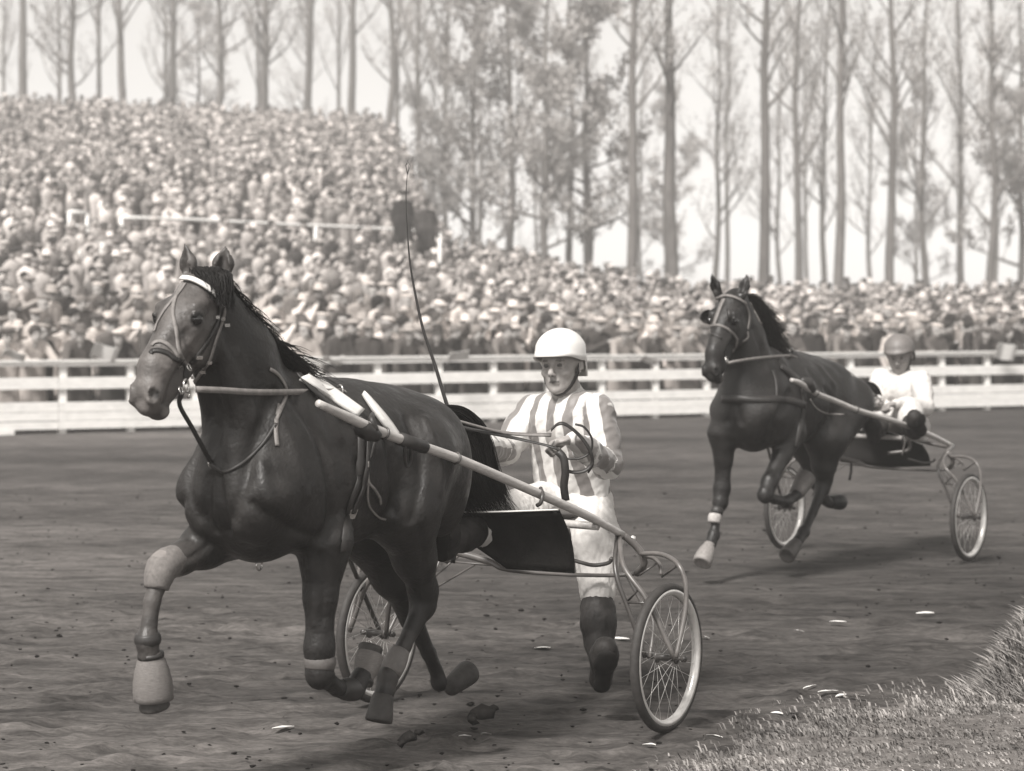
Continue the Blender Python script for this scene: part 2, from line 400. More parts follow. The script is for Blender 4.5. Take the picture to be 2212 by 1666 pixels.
def seg_s(V, a, b, perp):
    a = np.array(a); b = np.array(b); d = b - a; t = np.clip(((V - a) @ d) / d.dot(d), 0, 1); Q = V - (a + t[:, None] * d)
    return np.linalg.norm(Q, axis=1), Q @ np.array(perp)
def normals(V, Fc):
    n_ = np.cross(V[Fc[:, 2]] - V[Fc[:, 0]], V[Fc[:, 3]] - V[Fc[:, 1]]); o = np.zeros_like(V)
    for k in range(4):
        for i in range(3): o[:, i] += np.bincount(Fc[:, k], weights=n_[:, i], minlength=len(V))
    return o / np.linalg.norm(o, axis=1).clip(1e-12)[:, None]
def build_horse(R, name, label, t0, spec):
    root = obj(name, None, None, label, None, 'horse', None); root.location = R.wpt((t0, 0, 0)); root.rotation_euler = (0, 0, R.rot)
    off = Vector((t0, 0, 0))
    lo = (.45, -.42, .05); hi = (2.78, .42, 2.2)
    fd = Field(lo, hi, spec['h'])
    torso(fd, dt=spec.get('dt', 0))
    neck(fd, spec['nbase'], spec['poll'], *spec['nr'])
    head(fd, spec['T'])
    for b, tip, od in spec['ears']: ear(fd, R.p(*b), R.p(*tip), od)
    Q = {}
    for key in ('nf', 'ff'): Q[key] = fore(fd, R, *spec[key])
    for key in ('nh', 'fh'): Q[key] = hind(fd, R, *spec[key])
    V, Fc = fd.surf(); V = relax(V, Fc, 3)
    Bt = Body(R, V, Fc, t0)
    Nn = normals(V, Fc)
    for path, dep, wid in spec.get('relief', []):
        Pp, _ = Bt.on(path, 0, 26)
        if len(Pp) < 2: continue
        Pa = np.array([tuple(p_) for p_ in Pp])
        for sg in (1, -1):
            Q_ = Pa * np.array([1, sg, 1]); D = np.full(len(V), 9.0)
            for q_ in Q_: D = np.minimum(D, ((V - q_) ** 2).sum(1))
            V = V + Nn * (dep * np.exp(-D / wid ** 2))[:, None]
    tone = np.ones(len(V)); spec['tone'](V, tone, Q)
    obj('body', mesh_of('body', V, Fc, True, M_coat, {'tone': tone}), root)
    return root, Body(R, V, Fc, t0), Q, off
def settle(root, off):
    for c in root.children: c.location = -off
def dist_pt(V, p_): return np.linalg.norm(V - np.array(p_), axis=1)
def blob(V, tone, p_, r, val):
    d = dist_pt(V, p_); k = 1 - smoothstep(r * .6, r, d); tone += (val - tone) * k
def seg_tone(V, tone, a, b, r, val):
    d, _ = seg_s(V, a, b, (0, 0, 1)); k = 1 - smoothstep(r * .7, r, d); tone *= 1 + (val - 1) * k
def tone1(V, tone, Q):
    seg_tone(V, tone, Q['ff'][3], Q['ff'][5], .09, 4.5); seg_tone(V, tone, Q['nh'][5], Q['nh'][6], .08, 3.2); seg_tone(V, tone, Q['ff'][2], Q['ff'][3], .10, 2.0)  # lit lower legs: the light on them is painted into the coat tone
    tone *= 1 + .22 * snoise(V, 6, 1) + .12 * snoise(V, 22, 2)
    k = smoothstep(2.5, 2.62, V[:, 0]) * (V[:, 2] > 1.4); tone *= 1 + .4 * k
    k = smoothstep(2.28, 2.42, V[:, 0] + (V[:, 2] - 1.7) * .4) * (V[:, 2] > 1.42); tone *= 1 + 3.5 * k  # paler face coat, with frontal light and sheen painted into the tone
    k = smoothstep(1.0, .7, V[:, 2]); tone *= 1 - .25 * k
    for sd in (1, -1):
        blob(V, tone, (2.625, .066 * sd, 1.548), .03, .12); blob(V, tone, (2.43, .1 * sd, 1.815), .034, .25)
    blob(V, tone, (2.53, .05, 1.478), .032, 9); blob(V, tone, (2.55, .03, 1.49), .02, 7)          # foam at the lips
spec1 = dict(h=.0095, nbase=(1.93, 0, 1.36), poll=(2.235, 0, 1.90), nr=(.20, .10), T=lambda a: a,
    ears=[((478, 596, .065), (488, 534, .075), (.55, .35, 0)), ((412, 600, -.06), (400, 530, -.075), (.75, -.2, 0))],
    nf=([(700, 1170), (692, 1290), (690, 1400), (690, 1455), (728, 1488), (765, 1488), (778, 1466), (790, 1448)], [.17] * 8),
    ff=([(505, 1140), (442, 1178), (388, 1208), (352, 1224), (328, 1300), (318, 1385), (322, 1418), (328, 1440)], [-.15, -.16, -.17, -.17, -.17, -.17, -.17, -.17], (.125, .085, .055, .052)),
    nh=([(890, 985), (868, 1095), (895, 1205), (914, 1275), (914, 1308), (872, 1395), (838, 1462), (832, 1492), (826, 1512)], [.17, .19, .17, .15, .15, .14, .13, .13, .13]),
    fh=([(850, 1000), (795, 1130), (848, 1245), (884, 1310), (890, 1335), (925, 1410), (952, 1472), (968, 1482), (980, 1478)], [-.13, -.17, -.16, -.15, -.15, -.14, -.13, -.13, -.13]),
    relief=[([(450, 850), (462, 920), (478, 1000)], -.014, .022), ([(596, 850), (556, 940), (528, 1040), (500, 1120)], -.020, .030), ([(630, 850), (690, 950), (716, 1060), (708, 1150)], -.018, .028),
        ([(545, 1090), (620, 1140), (690, 1165)], -.013, .024), ([(470, 1030), (478, 1090), (490, 1150)], -.020, .022), ([(838, 950), (852, 1030), (846, 1100)], -.018, .028), ([(882, 905), (908, 980), (906, 1060), (892, 1120)], -.015, .024),
        ([(918, 905), (948, 980), (952, 1060)], .010, .022), ([(858, 900), (880, 960), (878, 1040)], .008, .024), ([(690, 1200), (700, 1270), (698, 1340)], -.008, .016), ([(668, 1200), (676, 1280), (680, 1350)], .006, .014),
        ([(610, 900), (640, 980), (660, 1070)], .010, .03), ([(560, 1000), (580, 1080)], .010, .03), ([(475, 700), (520, 790), (560, 880)], -.008, .02), ([(515, 760), (545, 850), (560, 930)], .008, .02), ([(700, 870), (745, 960), (760, 1050)], .008, .03),
        ([(400, 720), (412, 770), (425, 800)], -.006, .012), ([(345, 790), (372, 800)], .003, .008), ([(770, 1000), (790, 1080), (780, 1150)], -.008, .02), ([(905, 1140), (915, 1210), (918, 1260)], -.007, .014), ([(455, 1175), (420, 1200), (385, 1215)], -.007, .014)],
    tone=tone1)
horse1, B1, Q1, off1 = build_horse(R1, 'horse', 'dark bay trotting horse with white browband and white saddle pad, leading in the foreground', 1.45, spec1)
M_hoof = mat('hoof_horn', .045, .6, .3, 30, .2, .4); M_bell = mat('rubber_bell_boot', .15, .7, .25, 50, .4, .3, stretch=(1, 1, 8))
def eyes(root, T, sc=1):
    for sd in (1, -1):
        mb = MB(); c = Vector(T((2.420, .086 * sd, 1.815))); r = .0235 * sc
        mb.lathe([(r * math.sin(math.pi * i / 8) + 1e-4, -r * math.cos(math.pi * i / 8)) for i in range(9)], 14, Matrix.Translation(c))
        obj('eye', mb.mesh('eye', M_eye), root)
eyes(horse1, spec1['T'])
def pose_hoof(root, R, a, b, w, m, r=.06, name='hoof', label=None): return hoof(root, R.p(*a, w), R.p(*b, w), m, r, name, label)
def socket_boot(root, P0, P1, r0, r1, m, name='leg_boot', label=None, bulge=.006):
    mb = MB(); P0 = Vector(P0); P1 = Vector(P1); n = 7
    mb.tube([P0.lerp(P1, i / n) for i in range(n + 1)], [(r0 + (r1 - r0) * i / n) + bulge * math.sin(math.pi * i / n) for i in range(n + 1)], 20)
    return obj(name, mb.mesh(name, m), root, label)
# hooves and boots of the leading horse
pose_hoof(horse1, R1, (326, 1418), (332, 1512), -.17, M_bell, .074, 'bell_boot', 'pale rubber bell boot')
pose_hoof(horse1, R1, (329, 1500), (334, 1527), -.17, M_hoof, .058)
pose_hoof(horse1, R1, (784, 1470), (800, 1412), .17, M_bell, .054, 'bell_boot', 'pale ribbed rubber bell boot')
pose_hoof(horse1, R1, (794, 1425), (801, 1398), .17, M_hoof, .05)
pose_hoof(horse1, R1, (828, 1500), (818, 1556), .13, M_hoof, .056)
pose_hoof(horse1, R1, (972, 1485), (1012, 1452), -.13, M_hoof, .056)
obj('knee_boot', MB().tube([R1.p(392, 1204, -.17), R1.p(366, 1214, -.17), R1.p(350, 1228, -.17), R1.p(342, 1250, -.17), R1.p(338, 1272, -.17)], [.052, .060, .062, .055, .046], 20, 3).mesh('knee_boot', M_boot), horse1, 'pale felt knee boot')
socket_boot(horse1, R1.p(318, 1368, -.17), R1.p(320, 1392, -.17), .044, .046, M_leather, 'ankle_boot')
socket_boot(horse1, R1.p(692, 1415, .17), R1.p(690, 1446, .17), .057, .057, mat('boot_grey', .09, .6, .2, 40, .2), 'knee_boot', 'grey strap boot above the knee')
socket_boot(horse1, R1.p(735, 1488, .17), R1.p(768, 1490, .17), .036, .044, M_leather, 'shin_boot')
socket_boot(horse1, R1.p(866, 1404, .14), R1.p(842, 1455, .13), .038, .045, mat('shin_boot_tan', .13, .6, .2, 40, .2), 'shin_boot', 'light grey shin boot')

for a_, b_, w_, r_ in (((325, 1410), (326, 1420), -.17, .050), ((782, 1474), (785, 1466), .17, .044)):
    obj('boot_strap', MB().tube([R1.p(*a_, w_), R1.p(*b_, w_)], r_, 20).mesh('boot_strap', M_leather), horse1)
def fan(rng, top, bot, R, n, wsp, jit, w0=0, curl=.0):
    """strands interpolated between an upper and a lower line of print positions"""
    out = []
    for i in range(n):
        l = rng.random(); wa = rng.uniform(-1, 1) * wsp; k = len(top); pts = []
        a0, a1 = rng.uniform(0, 6.28), rng.uniform(2, 5); end = rng.uniform(.72, 1.06); jl = rng.uniform(-.06, .06)
        for j in range(k):
            f = j / (k - 1); ll = l + jl * f
            u = top[j][0] * (1 - ll) + bot[j][0] * ll; v = top[j][1] * (1 - ll) + bot[j][1] * ll
            u += jit * f * math.sin(a0 + a1 * f); v += jit * f * math.cos(a0 * 1.7 + a1 * f)
            pts.append(R.p(u, v, w0 + wa * (.15 + .85 * f)))
        m = max(3, round(k * end)); out.append(sp(pts[:m], 3))
    return out
# tail and its core
top = [(930, 880), (962, 877), (1000, 882), (1035, 908), (1058, 955), (1072, 1015), (1095, 1075), (1122, 1112)]
bot = [(930, 900), (950, 930), (964, 975), (975, 1020), (982, 1060), (990, 1085), (1000, 1100), (1012, 1110)]
obj('tail', hair(fan(rnd, top, bot, R1, 1900, .12, 9), .0042).mesh('tail', M_hair), horse1)
# mane
def mane(root, R, B, crest, n, dirs, L, rng, name='mane'):
    ps = []
    C = sp(crest, 12)
    for i in range(n):
        f = rng.random(); c = C[min(int(f * (len(C) - 1)), len(C) - 1)]
        p0 = c + Vector((rng.uniform(-.012, .012), rng.uniform(-.02, .02), rng.uniform(-.015, .0)))
        d = Vector(dirs(f, rng)); l = L(f) * rng.uniform(.6, 1.15); pts = [p0]; sag = rng.uniform(.02, .12); wv = rng.uniform(0, 6.28)
        for j in range(1, 6):
            t = j / 5; pts.append(p0 + d * l * t + Vector((0, 0, -sag * t * t)) + Vector((0, .012 * math.sin(wv + 5 * t), .010 * math.cos(wv + 4 * t))))
        ps.append(sp(pts, 2))
    return obj(name, hair(ps, .0038).mesh(name, M_hair), root)
cr1 = [R1.p(462, 590), R1.p(492, 640), R1.p(522, 690), R1.p(556, 738), R1.p(590, 778)]
mane(horse1, R1, B1, cr1, 1300, lambda f, g: (-.75 - .2 * g.random(), .10 + .45 * g.random(), -.30 - .35 * g.random() + .35 * f), lambda f: .11 + .16 * f, rnd)
fl = []
for i in range(760):                                   # forelock
    a = rnd.random(); p0 = R1.p(412 + 62 * a + rnd.uniform(-4, 4), 590 + rnd.uniform(-14, 4), -.055 + .13 * a)
    p1 = R1.p(430 + 66 * a + rnd.uniform(-8, 8), 596 + rnd.uniform(-14, 10) + 10 * a, .02 + .12 * a); p2 = R1.p(450 + 50 * a + rnd.uniform(-10, 12), 622 + 40 * a + rnd.uniform(-14, 18), .06 + .09 * a + rnd.uniform(-.01, .02))
    fl.append(sp([p0, p1, p2], 4))
obj('forelock', hair(fl, .0042).mesh('forelock', M_hair), horse1)

# bridle and harness of the leading horse: straps laid on the skin
H1 = obj('bridle', None, horse1)
def cz1(x, y): return (237.2 + .2848 * x, 506.1 + .2848 * y)
def S1(name, m, pts, w, **k): return strap(H1, B1, name, m, [cz1(*a) for a in pts], w, **k)
S1('browband', M_white, [(462, 405), (495, 372), (560, 352), (640, 365), (720, 410), (790, 470), (845, 530)], .019, th=.008, off=.012)
S1('cheek_strap', M_leather2, [(560, 362), (500, 480), (478, 600), (500, 720), (515, 850), (545, 940), (575, 990)], .015)
S1('face_strap', M_leather2, [(575, 375), (530, 440), (430, 560), (370, 660), (340, 740)], .014)
S1('cheek_strap', M_leather, [(830, 545), (815, 660), (760, 780), (680, 900), (610, 985)], .018, mirror=True)
S1('throat_strap', M_leather2, [(870, 560), (850, 660), (800, 800), (750, 960), (690, 1060), (640, 1130)], .014)
S1('noseband', M_leather, [(310, 905), (330, 885), (380, 885), (440, 905), (490, 945), (540, 960)], .018)
S1('noseband', M_leather2, [(320, 845), (345, 822), (390, 815), (440, 840), (490, 890), (520, 940)], .014)
S1('jaw_strap', M_leather, [(545, 960), (580, 1010), (570, 1090), (590, 1150)], .02)
def rings(root, R, pts, w=.075, r=.016, rr=.0035, m=M_steel, name='bit_ring'):
    for u, v in pts:
        c = R.p(u, v, w); mb = MB().torus(Matrix.Translation(c) @ Matrix.Rotation(.3, 4, 'Z') @ Matrix.Rotation(rnd.uniform(-.5, .5), 4, 'X'), r, rr, 20, 6)
        obj(name, mb.mesh(name, m), root)
rings(H1, R1, [cz1(580, 1150)], .075, .024, .004)
rings(H1, R1, [cz1(600, 1010), cz1(540, 1185), cz1(595, 1210)], .07, .014, .003)
for q_ in [cz1(845, 640), cz1(880, 690), cz1(675, 930), cz1(745, 970), cz1(715, 1040), cz1(525, 1000), cz1(640, 1080), cz1(805, 630)]:
    h_ = B1.hit(*q_)
    if h_:
        Mx = Matrix.Translation(h_[0] + h_[1] * .006) @ h_[1].to_track_quat('Z', 'Y').to_matrix().to_4x4()
        obj('buckle', MB().box((-.012, -.006, -.003), (.012, .006, .004), Mx).mesh('buckle', M_steel, False), H1)
G1 = obj('harness', None, horse1)
def cz2(x, y): return (316.3 + .3323 * x, 790.8 + .3323 * y)
def S2(name, m, pts, w, **k): return strap(G1, B1, name, m, [cz2(*a) for a in pts], w, **k)
# martingale from the chin to the neck strap, neck strap loop
obj('martingale_strap', MB().ribbon(sp([R1.p(392, 850, .05), R1.p(388, 876, .03), R1.p(415, 925, .0), R1.p(450, 990, -.02), R1.p(457, 1000, -.02)], 4), [Vector((.6, .7, .2))] * 17, .017, .005).mesh('martingale_strap', M_leather), G1)
S2('neck_strap', M_leather2, [(800, 20), (850, 55), (900, 130), (905, 190), (870, 290), (845, 350)], .014)
S2('neck_strap', M_leather, [(845, 370), (760, 500), (640, 620), (520, 685), (460, 665), (410, 620)], .013)
S2('strap_end', M_leather2, [(845, 345), (840, 420), (848, 520)], .017)
S2('strap_end', M_leather2, [(870, 250), (855, 320)], .02)
obj('buckle', MB().torus(Matrix.Translation(R1.p(*cz2(425, 630), -.03)), .018, .005, 16, 6).mesh('buckle', M_steel), G1)
S2('overcheck_strap', M_leather2, [(300, 60), (310, 120)], .01)
# check rein from the crest to the saddle
obj('check_rein', MB().ribbon(sp([R1.p(560, 728, .05), R1.p(600, 770, .04), R1.p(652, 818, .03)], 4), [Vector((0, .3, .95))] * 9, .036, .006).mesh('check_rein', M_leather), G1)
# white saddle pad: a thick curved cloth over the back behind the withers
def sheet_on(B, rows, cols, f, off, th):
    """f(i, j) -> print position; returns a thick cloth lying on the skin"""
    P = [[None] * cols for _ in range(rows)]; last = None
    for i in range(rows):
        for j in range(cols):
            u, v = f(i / (rows - 1), j / (cols - 1)); h = B.hit(u, v)
            if h: P[i][j] = (h[0], h[1]); last = P[i][j]
            else: P[i][j] = last or (B.R.p(u, v, .1), Vector((0, 0, 1)))
    mb = MB(); n = rows * cols
    V = [p_[0] + p_[1] * (off + th) for r_ in P for p_ in r_] + [p_[0] + p_[1] * off * .2 for r_ in P for p_ in r_]
    Fc = []
    for i in range(rows - 1):
        for j in range(cols - 1):
            a = i * cols + j; Fc.append((a, a + 1, a + cols + 1, a + cols)); Fc.append((n + a, n + a + cols, n + a + cols + 1, n + a + 1))
    ed = [j for j in range(cols)] + [i * cols + cols - 1 for i in range(1, rows)] + [(rows - 1) * cols + j for j in range(cols - 2, -1, -1)] + [i * cols for i in range(rows - 2, 0, -1)]
    for a, b in zip(ed, ed[1:] + ed[:1]): Fc.append((a, n + a, n + b, b))
    return mb.add(V, Fc)
def bil(a, b, c, d, i, j): return tuple((a[q] * (1 - j) + b[q] * j) * (1 - i) + (d[q] * (1 - j) + c[q] * j) * i for q in (0, 1))
pad = sheet_on(B1, 12, 16, lambda i, j: bil(cz2(985, 85), cz2(1062, 60), cz2(1405, 300), cz2(1330, 345), j, i) if False else bil(cz2(990, 92), cz2(1360, 340), cz2(1400, 298), cz2(1075, 66), i, j), .006, .014)
obj('saddle_pad', pad.mesh('saddle_pad', M_white), G1)
obj('number_cloth', sheet_on(B1, 4, 10, lambda i, j: bil(cz2(1395, 190), cz2(1645, 515), cz2(1650, 512), cz2(1398, 190), i, j) if j in (0, 1) else bil(cz2(1392, 190), cz2(1640, 518), cz2(1652, 500), cz2(1405, 190), i + (i - .5) * 1.4 * math.sin(math.pi * j), j), .02, .004).mesh('number_cloth', M_white), G1)
S2('saddle_strap', M_leather, [(975, 60), (1060, 150), (1150, 235), (1290, 340), (1400, 400)], .03, off=.012)
S2('girth', M_leather, [(1395, 400), (1400, 520), (1390, 700), (1350, 850), (1320, 960), (1300, 1100), (1290, 1200)], .055, off=.004)
S2('girth_strap', M_leather, [(1430, 470), (1425, 600), (1410, 740), (1370, 850), (1330, 950)], .022, off=.012)
S2('girth_strap', M_leather, [(1475, 480), (1450, 570), (1440, 600)], .016, off=.012)
S2('hanging_thong', M_leather2, [(1425, 620), (1430, 740), (1470, 800), (1500, 850), (1508, 890)], .010, off=.012)
S2('hanging_thong', M_leather2, [(1432, 745), (1430, 860), (1455, 930), (1500, 975), (1550, 990)], .008, off=.010)
h_ = B1.hit(*cz2(1330, 955))
obj('buckle', MB().box((-.02, -.02, -.006), (.02, .02, .012), Matrix.Translation(h_[0]) @ h_[1].to_track_quat('Z', 'Y').to_matrix().to_4x4()).mesh('buckle', M_steel, False), G1)
gr_, _ = B1.near(R1.p(560, 1222, .02), .010)
obj('girth_ring', MB().torus(Matrix.Translation(gr_), .018, .004, 16, 6).mesh('girth_ring', M_steel), G1)
settle(horse1, off1)

# second horse
a0, b0 = Vector((2.24, 0, 1.95)), Vector((2.63, 0, 1.575))
pol2, nos2 = R2.p(1588, 636), R2.p(1530, 792)
pol2.y = nos2.y = 0
sc2 = (nos2 - pol2).length / (b0 - a0).length; ang2 = math.atan2((nos2 - pol2).z, (nos2 - pol2).x) - math.atan2((b0 - a0).z, (b0 - a0).x)
def T2(a):
    d = Vector(a) - a0; x, z = d.x * sc2, d.z * sc2
    return (pol2.x + x * math.cos(ang2) - z * math.sin(ang2), d.y * min(sc2, 1.08), pol2.z + x * math.sin(ang2) + z * math.cos(ang2))
def cz7(x, y): return (1463 + .3217 * x, 830.3 + .3217 * y)
def cz6(x, y): return (1463 + .2373 * x, 569.4 + .2373 * y)
def tone2(V, tone, Q):
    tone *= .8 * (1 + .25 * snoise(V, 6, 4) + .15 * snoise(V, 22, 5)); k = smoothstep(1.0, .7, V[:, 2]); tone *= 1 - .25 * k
    for sd in (1, -1): blob(V, tone, T2((2.625, .062 * sd, 1.548)), .03, .15)
    blob(V, tone, T2((2.53, .045, 1.478)), .03, 6)
spec2 = dict(h=.0135, nbase=(1.98, 0, 1.33), poll=(2.20, 0, 1.90), nr=(.205, .115), T=T2, dt=.02,
    ears=[(cz6(590, 290) + (.075,), cz6(640, 92) + (.085,), (.8, .1, 0)), (cz6(375, 285) + (-.07,), cz6(308, 98) + (-.085,), (.8, -.1, 0))],
    nf=([cz7(760, 330), cz7(700, 480), cz7(620, 650), cz7(590, 740), cz7(650, 775), cz7(730, 790), cz7(790, 750), cz7(830, 710)], [.17] * 8),
    ff=([cz7(310, 330), cz7(310, 500), cz7(300, 700), cz7(290, 790), cz7(265, 890), cz7(245, 1010), cz7(225, 1070), cz7(205, 1110)], [-.14, -.15, -.16, -.16, -.16, -.16, -.16, -.16]),
    nh=([cz7(1150, 120), cz7(1000, 360), cz7(985, 540), cz7(985, 640), cz7(975, 700), cz7(910, 860), cz7(850, 990), cz7(810, 1050), cz7(780, 1090)], [.16, .18, .16, .14, .14, .13, .13, .13, .13]),
    fh=([cz7(1080, 160), cz7(900, 400), cz7(920, 540), cz7(940, 620), cz7(935, 660), cz7(960, 720), cz7(990, 770), cz7(1010, 790), cz7(1030, 795)], [-.13, -.17, -.16, -.15, -.15, -.15, -.15, -.15, -.15]),
    relief=[([cz7(350, 150), cz7(340, 250)], -.02, .03), ([cz7(760, 60), cz7(700, 170), cz7(650, 260)], -.022, .04), ([cz7(1000, 40), cz7(1040, 110), cz7(1030, 200)], -.018, .035), ([cz7(820, 0), cz7(900, 60)], .012, .03),
        ([cz6(700, 600), cz6(760, 760), cz6(800, 950)], -.014, .03), ([cz6(960, 900), cz6(1060, 1050)], .014, .03), ([cz6(1300, 950), cz6(1420, 1100)], .014, .03), ([cz6(1200, 980), cz6(1300, 1120)], -.012, .03)],
    tone=tone2)
horse2, B2, Q2, off2 = build_horse(R2, 'horse', 'darker trotting horse with blinkers and pricked ears, following behind on the right', 1.45, spec2)
eyes(horse2, T2, sc2)
pose_hoof(horse2, R2, cz7(215, 1085), cz7(165, 1200), -.16, mat('pale_hoof_boot', .2, .6, .3, 60, .3), .064, 'bell_boot', 'pale bell boot')
pose_hoof(horse2, R2, cz7(800, 735), cz7(868, 625), .17, mat('sole_dust', .10, .7, .3, 50, .3), .068)
pose_hoof(horse2, R2, cz7(800, 1065), cz7(735, 1150), .13, M_hoof, .06)
pose_hoof(horse2, R2, cz7(1015, 790), cz7(1095, 790), -.15, M_coat, .06)
socket_boot(horse2, R2.p(*cz7(255, 870), -.16), R2.p(*cz7(247, 930), -.16), .040, .042, mat('worn_bandage', .34, .8, .3, 40, .3), 'ankle_boot', 'white bandage above the fetlock')
socket_boot(horse2, R2.p(*cz7(272, 830), -.16), R2.p(*cz7(262, 870), -.16), .038, .04, M_leather, 'shin_boot')
topm = [R2.p(*cz6(650, 240)), R2.p(*cz6(720, 330)), R2.p(*cz6(770, 450)), R2.p(*cz6(800, 580)), R2.p(*cz6(850, 740))]
topm = [c_ + Vector((0, 0, -.03)) for c_ in topm]
mane(horse2, R2, B2, topm, 1100, lambda f, g: (-.7, .15 + .5 * g.random(), .1 - .55 * g.random()), lambda f: .14 + .10 * f, rnd)
t2a = [cz8 for cz8 in [(1862, 826), (1885, 828), (1900, 845), (1903, 875), (1895, 905), (1890, 930)]]
t2b = [(1850, 840), (1862, 855), (1870, 875), (1872, 895), (1868, 915), (1862, 935)]
obj('tail', hair(fan(rnd, t2a, t2b, R2, 700, .10, 5), .006).mesh('tail', M_hair), horse2)
H2 = obj('bridle', None, horse2)
def S6(name, m, pts, w, **k): return strap(H2, B2, name, m, [cz6(*a) for a in pts], w, **k)
M_cream = mat('grey_leather', .15, .6, .2, 30, .1)
S6('browband', M_cream, [(325, 325), (400, 300), (480, 300), (560, 330), (620, 370)], .02, off=.008)
S6('cheek_strap', M_cream, [(620, 370), (650, 450), (655, 520), (640, 600)], .02)
S6('face_strap', M_cream, [(425, 320), (390, 400), (360, 480), (335, 555)], .032)
S6('noseband', M_cream, [(250, 590), (300, 570), (360, 560), (430, 580), (500, 630), (545, 690)], .018)
S6('jaw_strap', M_leather, [(250, 650), (330, 645), (400, 680)], .02)
S6('cheek_strap', M_cream, [(545, 690), (530, 760), (500, 800)], .018)
S6('throat_strap', M_cream, [(640, 620), (640, 680), (590, 710)], .016)
for sd, cc, rx in ((1, (480, 470), .5), (-1, (275, 485), -.5)):                    # blinkers: cupped leather discs
    c = R2.p(*cz6(*cc), .115 * sd); Mx = Matrix.Translation(c) @ Matrix.Rotation(.55 * sd, 4, 'Z') @ Matrix.Rotation(math.radians(90 * sd), 4, 'X') @ Matrix.Diagonal((1.15, .85, 1, 1))
    obj('blinker', MB().lathe([(.002, -.012), (.03, -.018), (.05, -.004), (.058, .016), (.054, .018), (.045, .002), (.025, -.01), (.002, -.008)], 24, Mx).mesh('blinker', M_leather), H2)
rings(H2, R2, [cz6(450, 880)], .08, .024, .005)
G2 = obj('harness', None, horse2)
def S7(name, m, pts, w, **k): return strap(G2, B2, name, m, [cz7(*a) for a in pts], w, **k)
S7('breast_collar', M_leather, [(300, 100), (400, 95), (520, 100), (650, 100), (760, 110), (860, 140)], .05, th=.008)
S7('neck_strap', M_leather, [cz for cz in [(640, -95), (660, -40), (670, 20), (670, 90)]], .028)
S7('girth', M_leather, [(845, 30), (850, 120), (840, 220), (820, 330), (800, 420)], .05)
S7('saddle_strap', M_leather, [(690, -120), (760, -70), (830, -10), (850, 60)], .05, th=.012)
S7('back_strap', M_leather2, [(890, 100), (930, 160), (1000, 195), (1120, 205)], .012)
settle(horse2, off2)
# ------------------------------------------------------------------ sulkies
M_tube = mat('painted_steel_tube', .11, .35, .25, 14, .05, .5)
M_tube2 = mat('dark_steel_tube', .05, .35, .25, 14, .05, .5)
M_shaft = mat('varnished_ash_shaft', .42, .32, .22, 8, .08, .5, stretch=(1, 6, 6))
M_tyre = mat('tyre_rubber', .035, .7, .3, 30, .15, .4)
M_rim = mat('aluminium_rim', .6, .3, .15, 20, .05, .8); M_rim.node_tree.nodes['Principled BSDF'].inputs['Metallic'].default_value = .35
M_flap = mat('black_canvas', .012, .85, .4, 9, .3, .2, bscale=60)
M_seat = mat('seat_pad', .06, .7, .2, 20, .2)
SPOKE = None
def wheel(root, R_, w, off, hub=(0, .335)):
    global SPOKE
    t, z = hub; M = Matrix.Translation((t, w, z)); wh = obj('wheel', None, root); wh.location = (t, w, z)
    I = Matrix.Identity(4)
    obj('tyre', MB().torus(I, .305, .021, 72, 14).mesh('tyre', M_tyre), wh)
    prof = [(-.018, -.020), (-.004, -.020), (-.002, -.014), (-.012, -.010), (-.012, .010), (-.002, .014), (-.004, .020), (-.018, .020), (-.028, .011), (-.030, 0), (-.028, -.011)]
    obj('rim', MB().torus(I, .300, 0, 72, prof=prof).mesh('rim', M_rim), wh)
    mb = MB(); A = Matrix.Rotation(math.radians(90), 4, 'X')
    mb.lathe([(.009, -.095), (.014, -.09), (.014, -.072), (.008, -.07), (.008, -.06), (.026, -.052), (.027, -.044), (.016, -.038), (.016, .038), (.027, .044), (.026, .052), (.008, .06), (.008, .07), (.014, .072), (.014, .09), (.009, .095)], 16, A)
    obj('hub', mb.mesh('hub', M_tube2), wh)
    if SPOKE is None: SPOKE = MB().tube([(0, 0, .02), (0, 0, .28)], .0010, 5).mesh('spoke', M_rim)
    for i in range(28):
        a = 2 * math.pi * i / 28; s = .045 if i % 2 else -.045
        p0 = Vector((.02 * math.cos(a + .5), s, .02 * math.sin(a + .5))); p1 = Vector((.275 * math.cos(a), 0, .275 * math.sin(a)))
        o = obj('spoke', SPOKE, wh); o.rotation_euler = (p1 - p0).to_track_quat('Z', 'Y').to_euler(); o.location = p0; o.scale = (1, 1, (p1 - p0).length / .27)
    return wh
def both(root, name, m, pts, r, sub=5, n=10, label=None):
    """a tube and its twin on the other side"""
    P = [Vector(p_) for p_ in pts]
    me = MB().tube(P, r, n, sub).mesh(name, m); obj(name, me, root, label)
    me2 = MB().tube([Vector((p_.x, -p_.y, p_.z)) for p_ in P], r, n, sub).mesh(name, m); obj(name, me2, root, label)
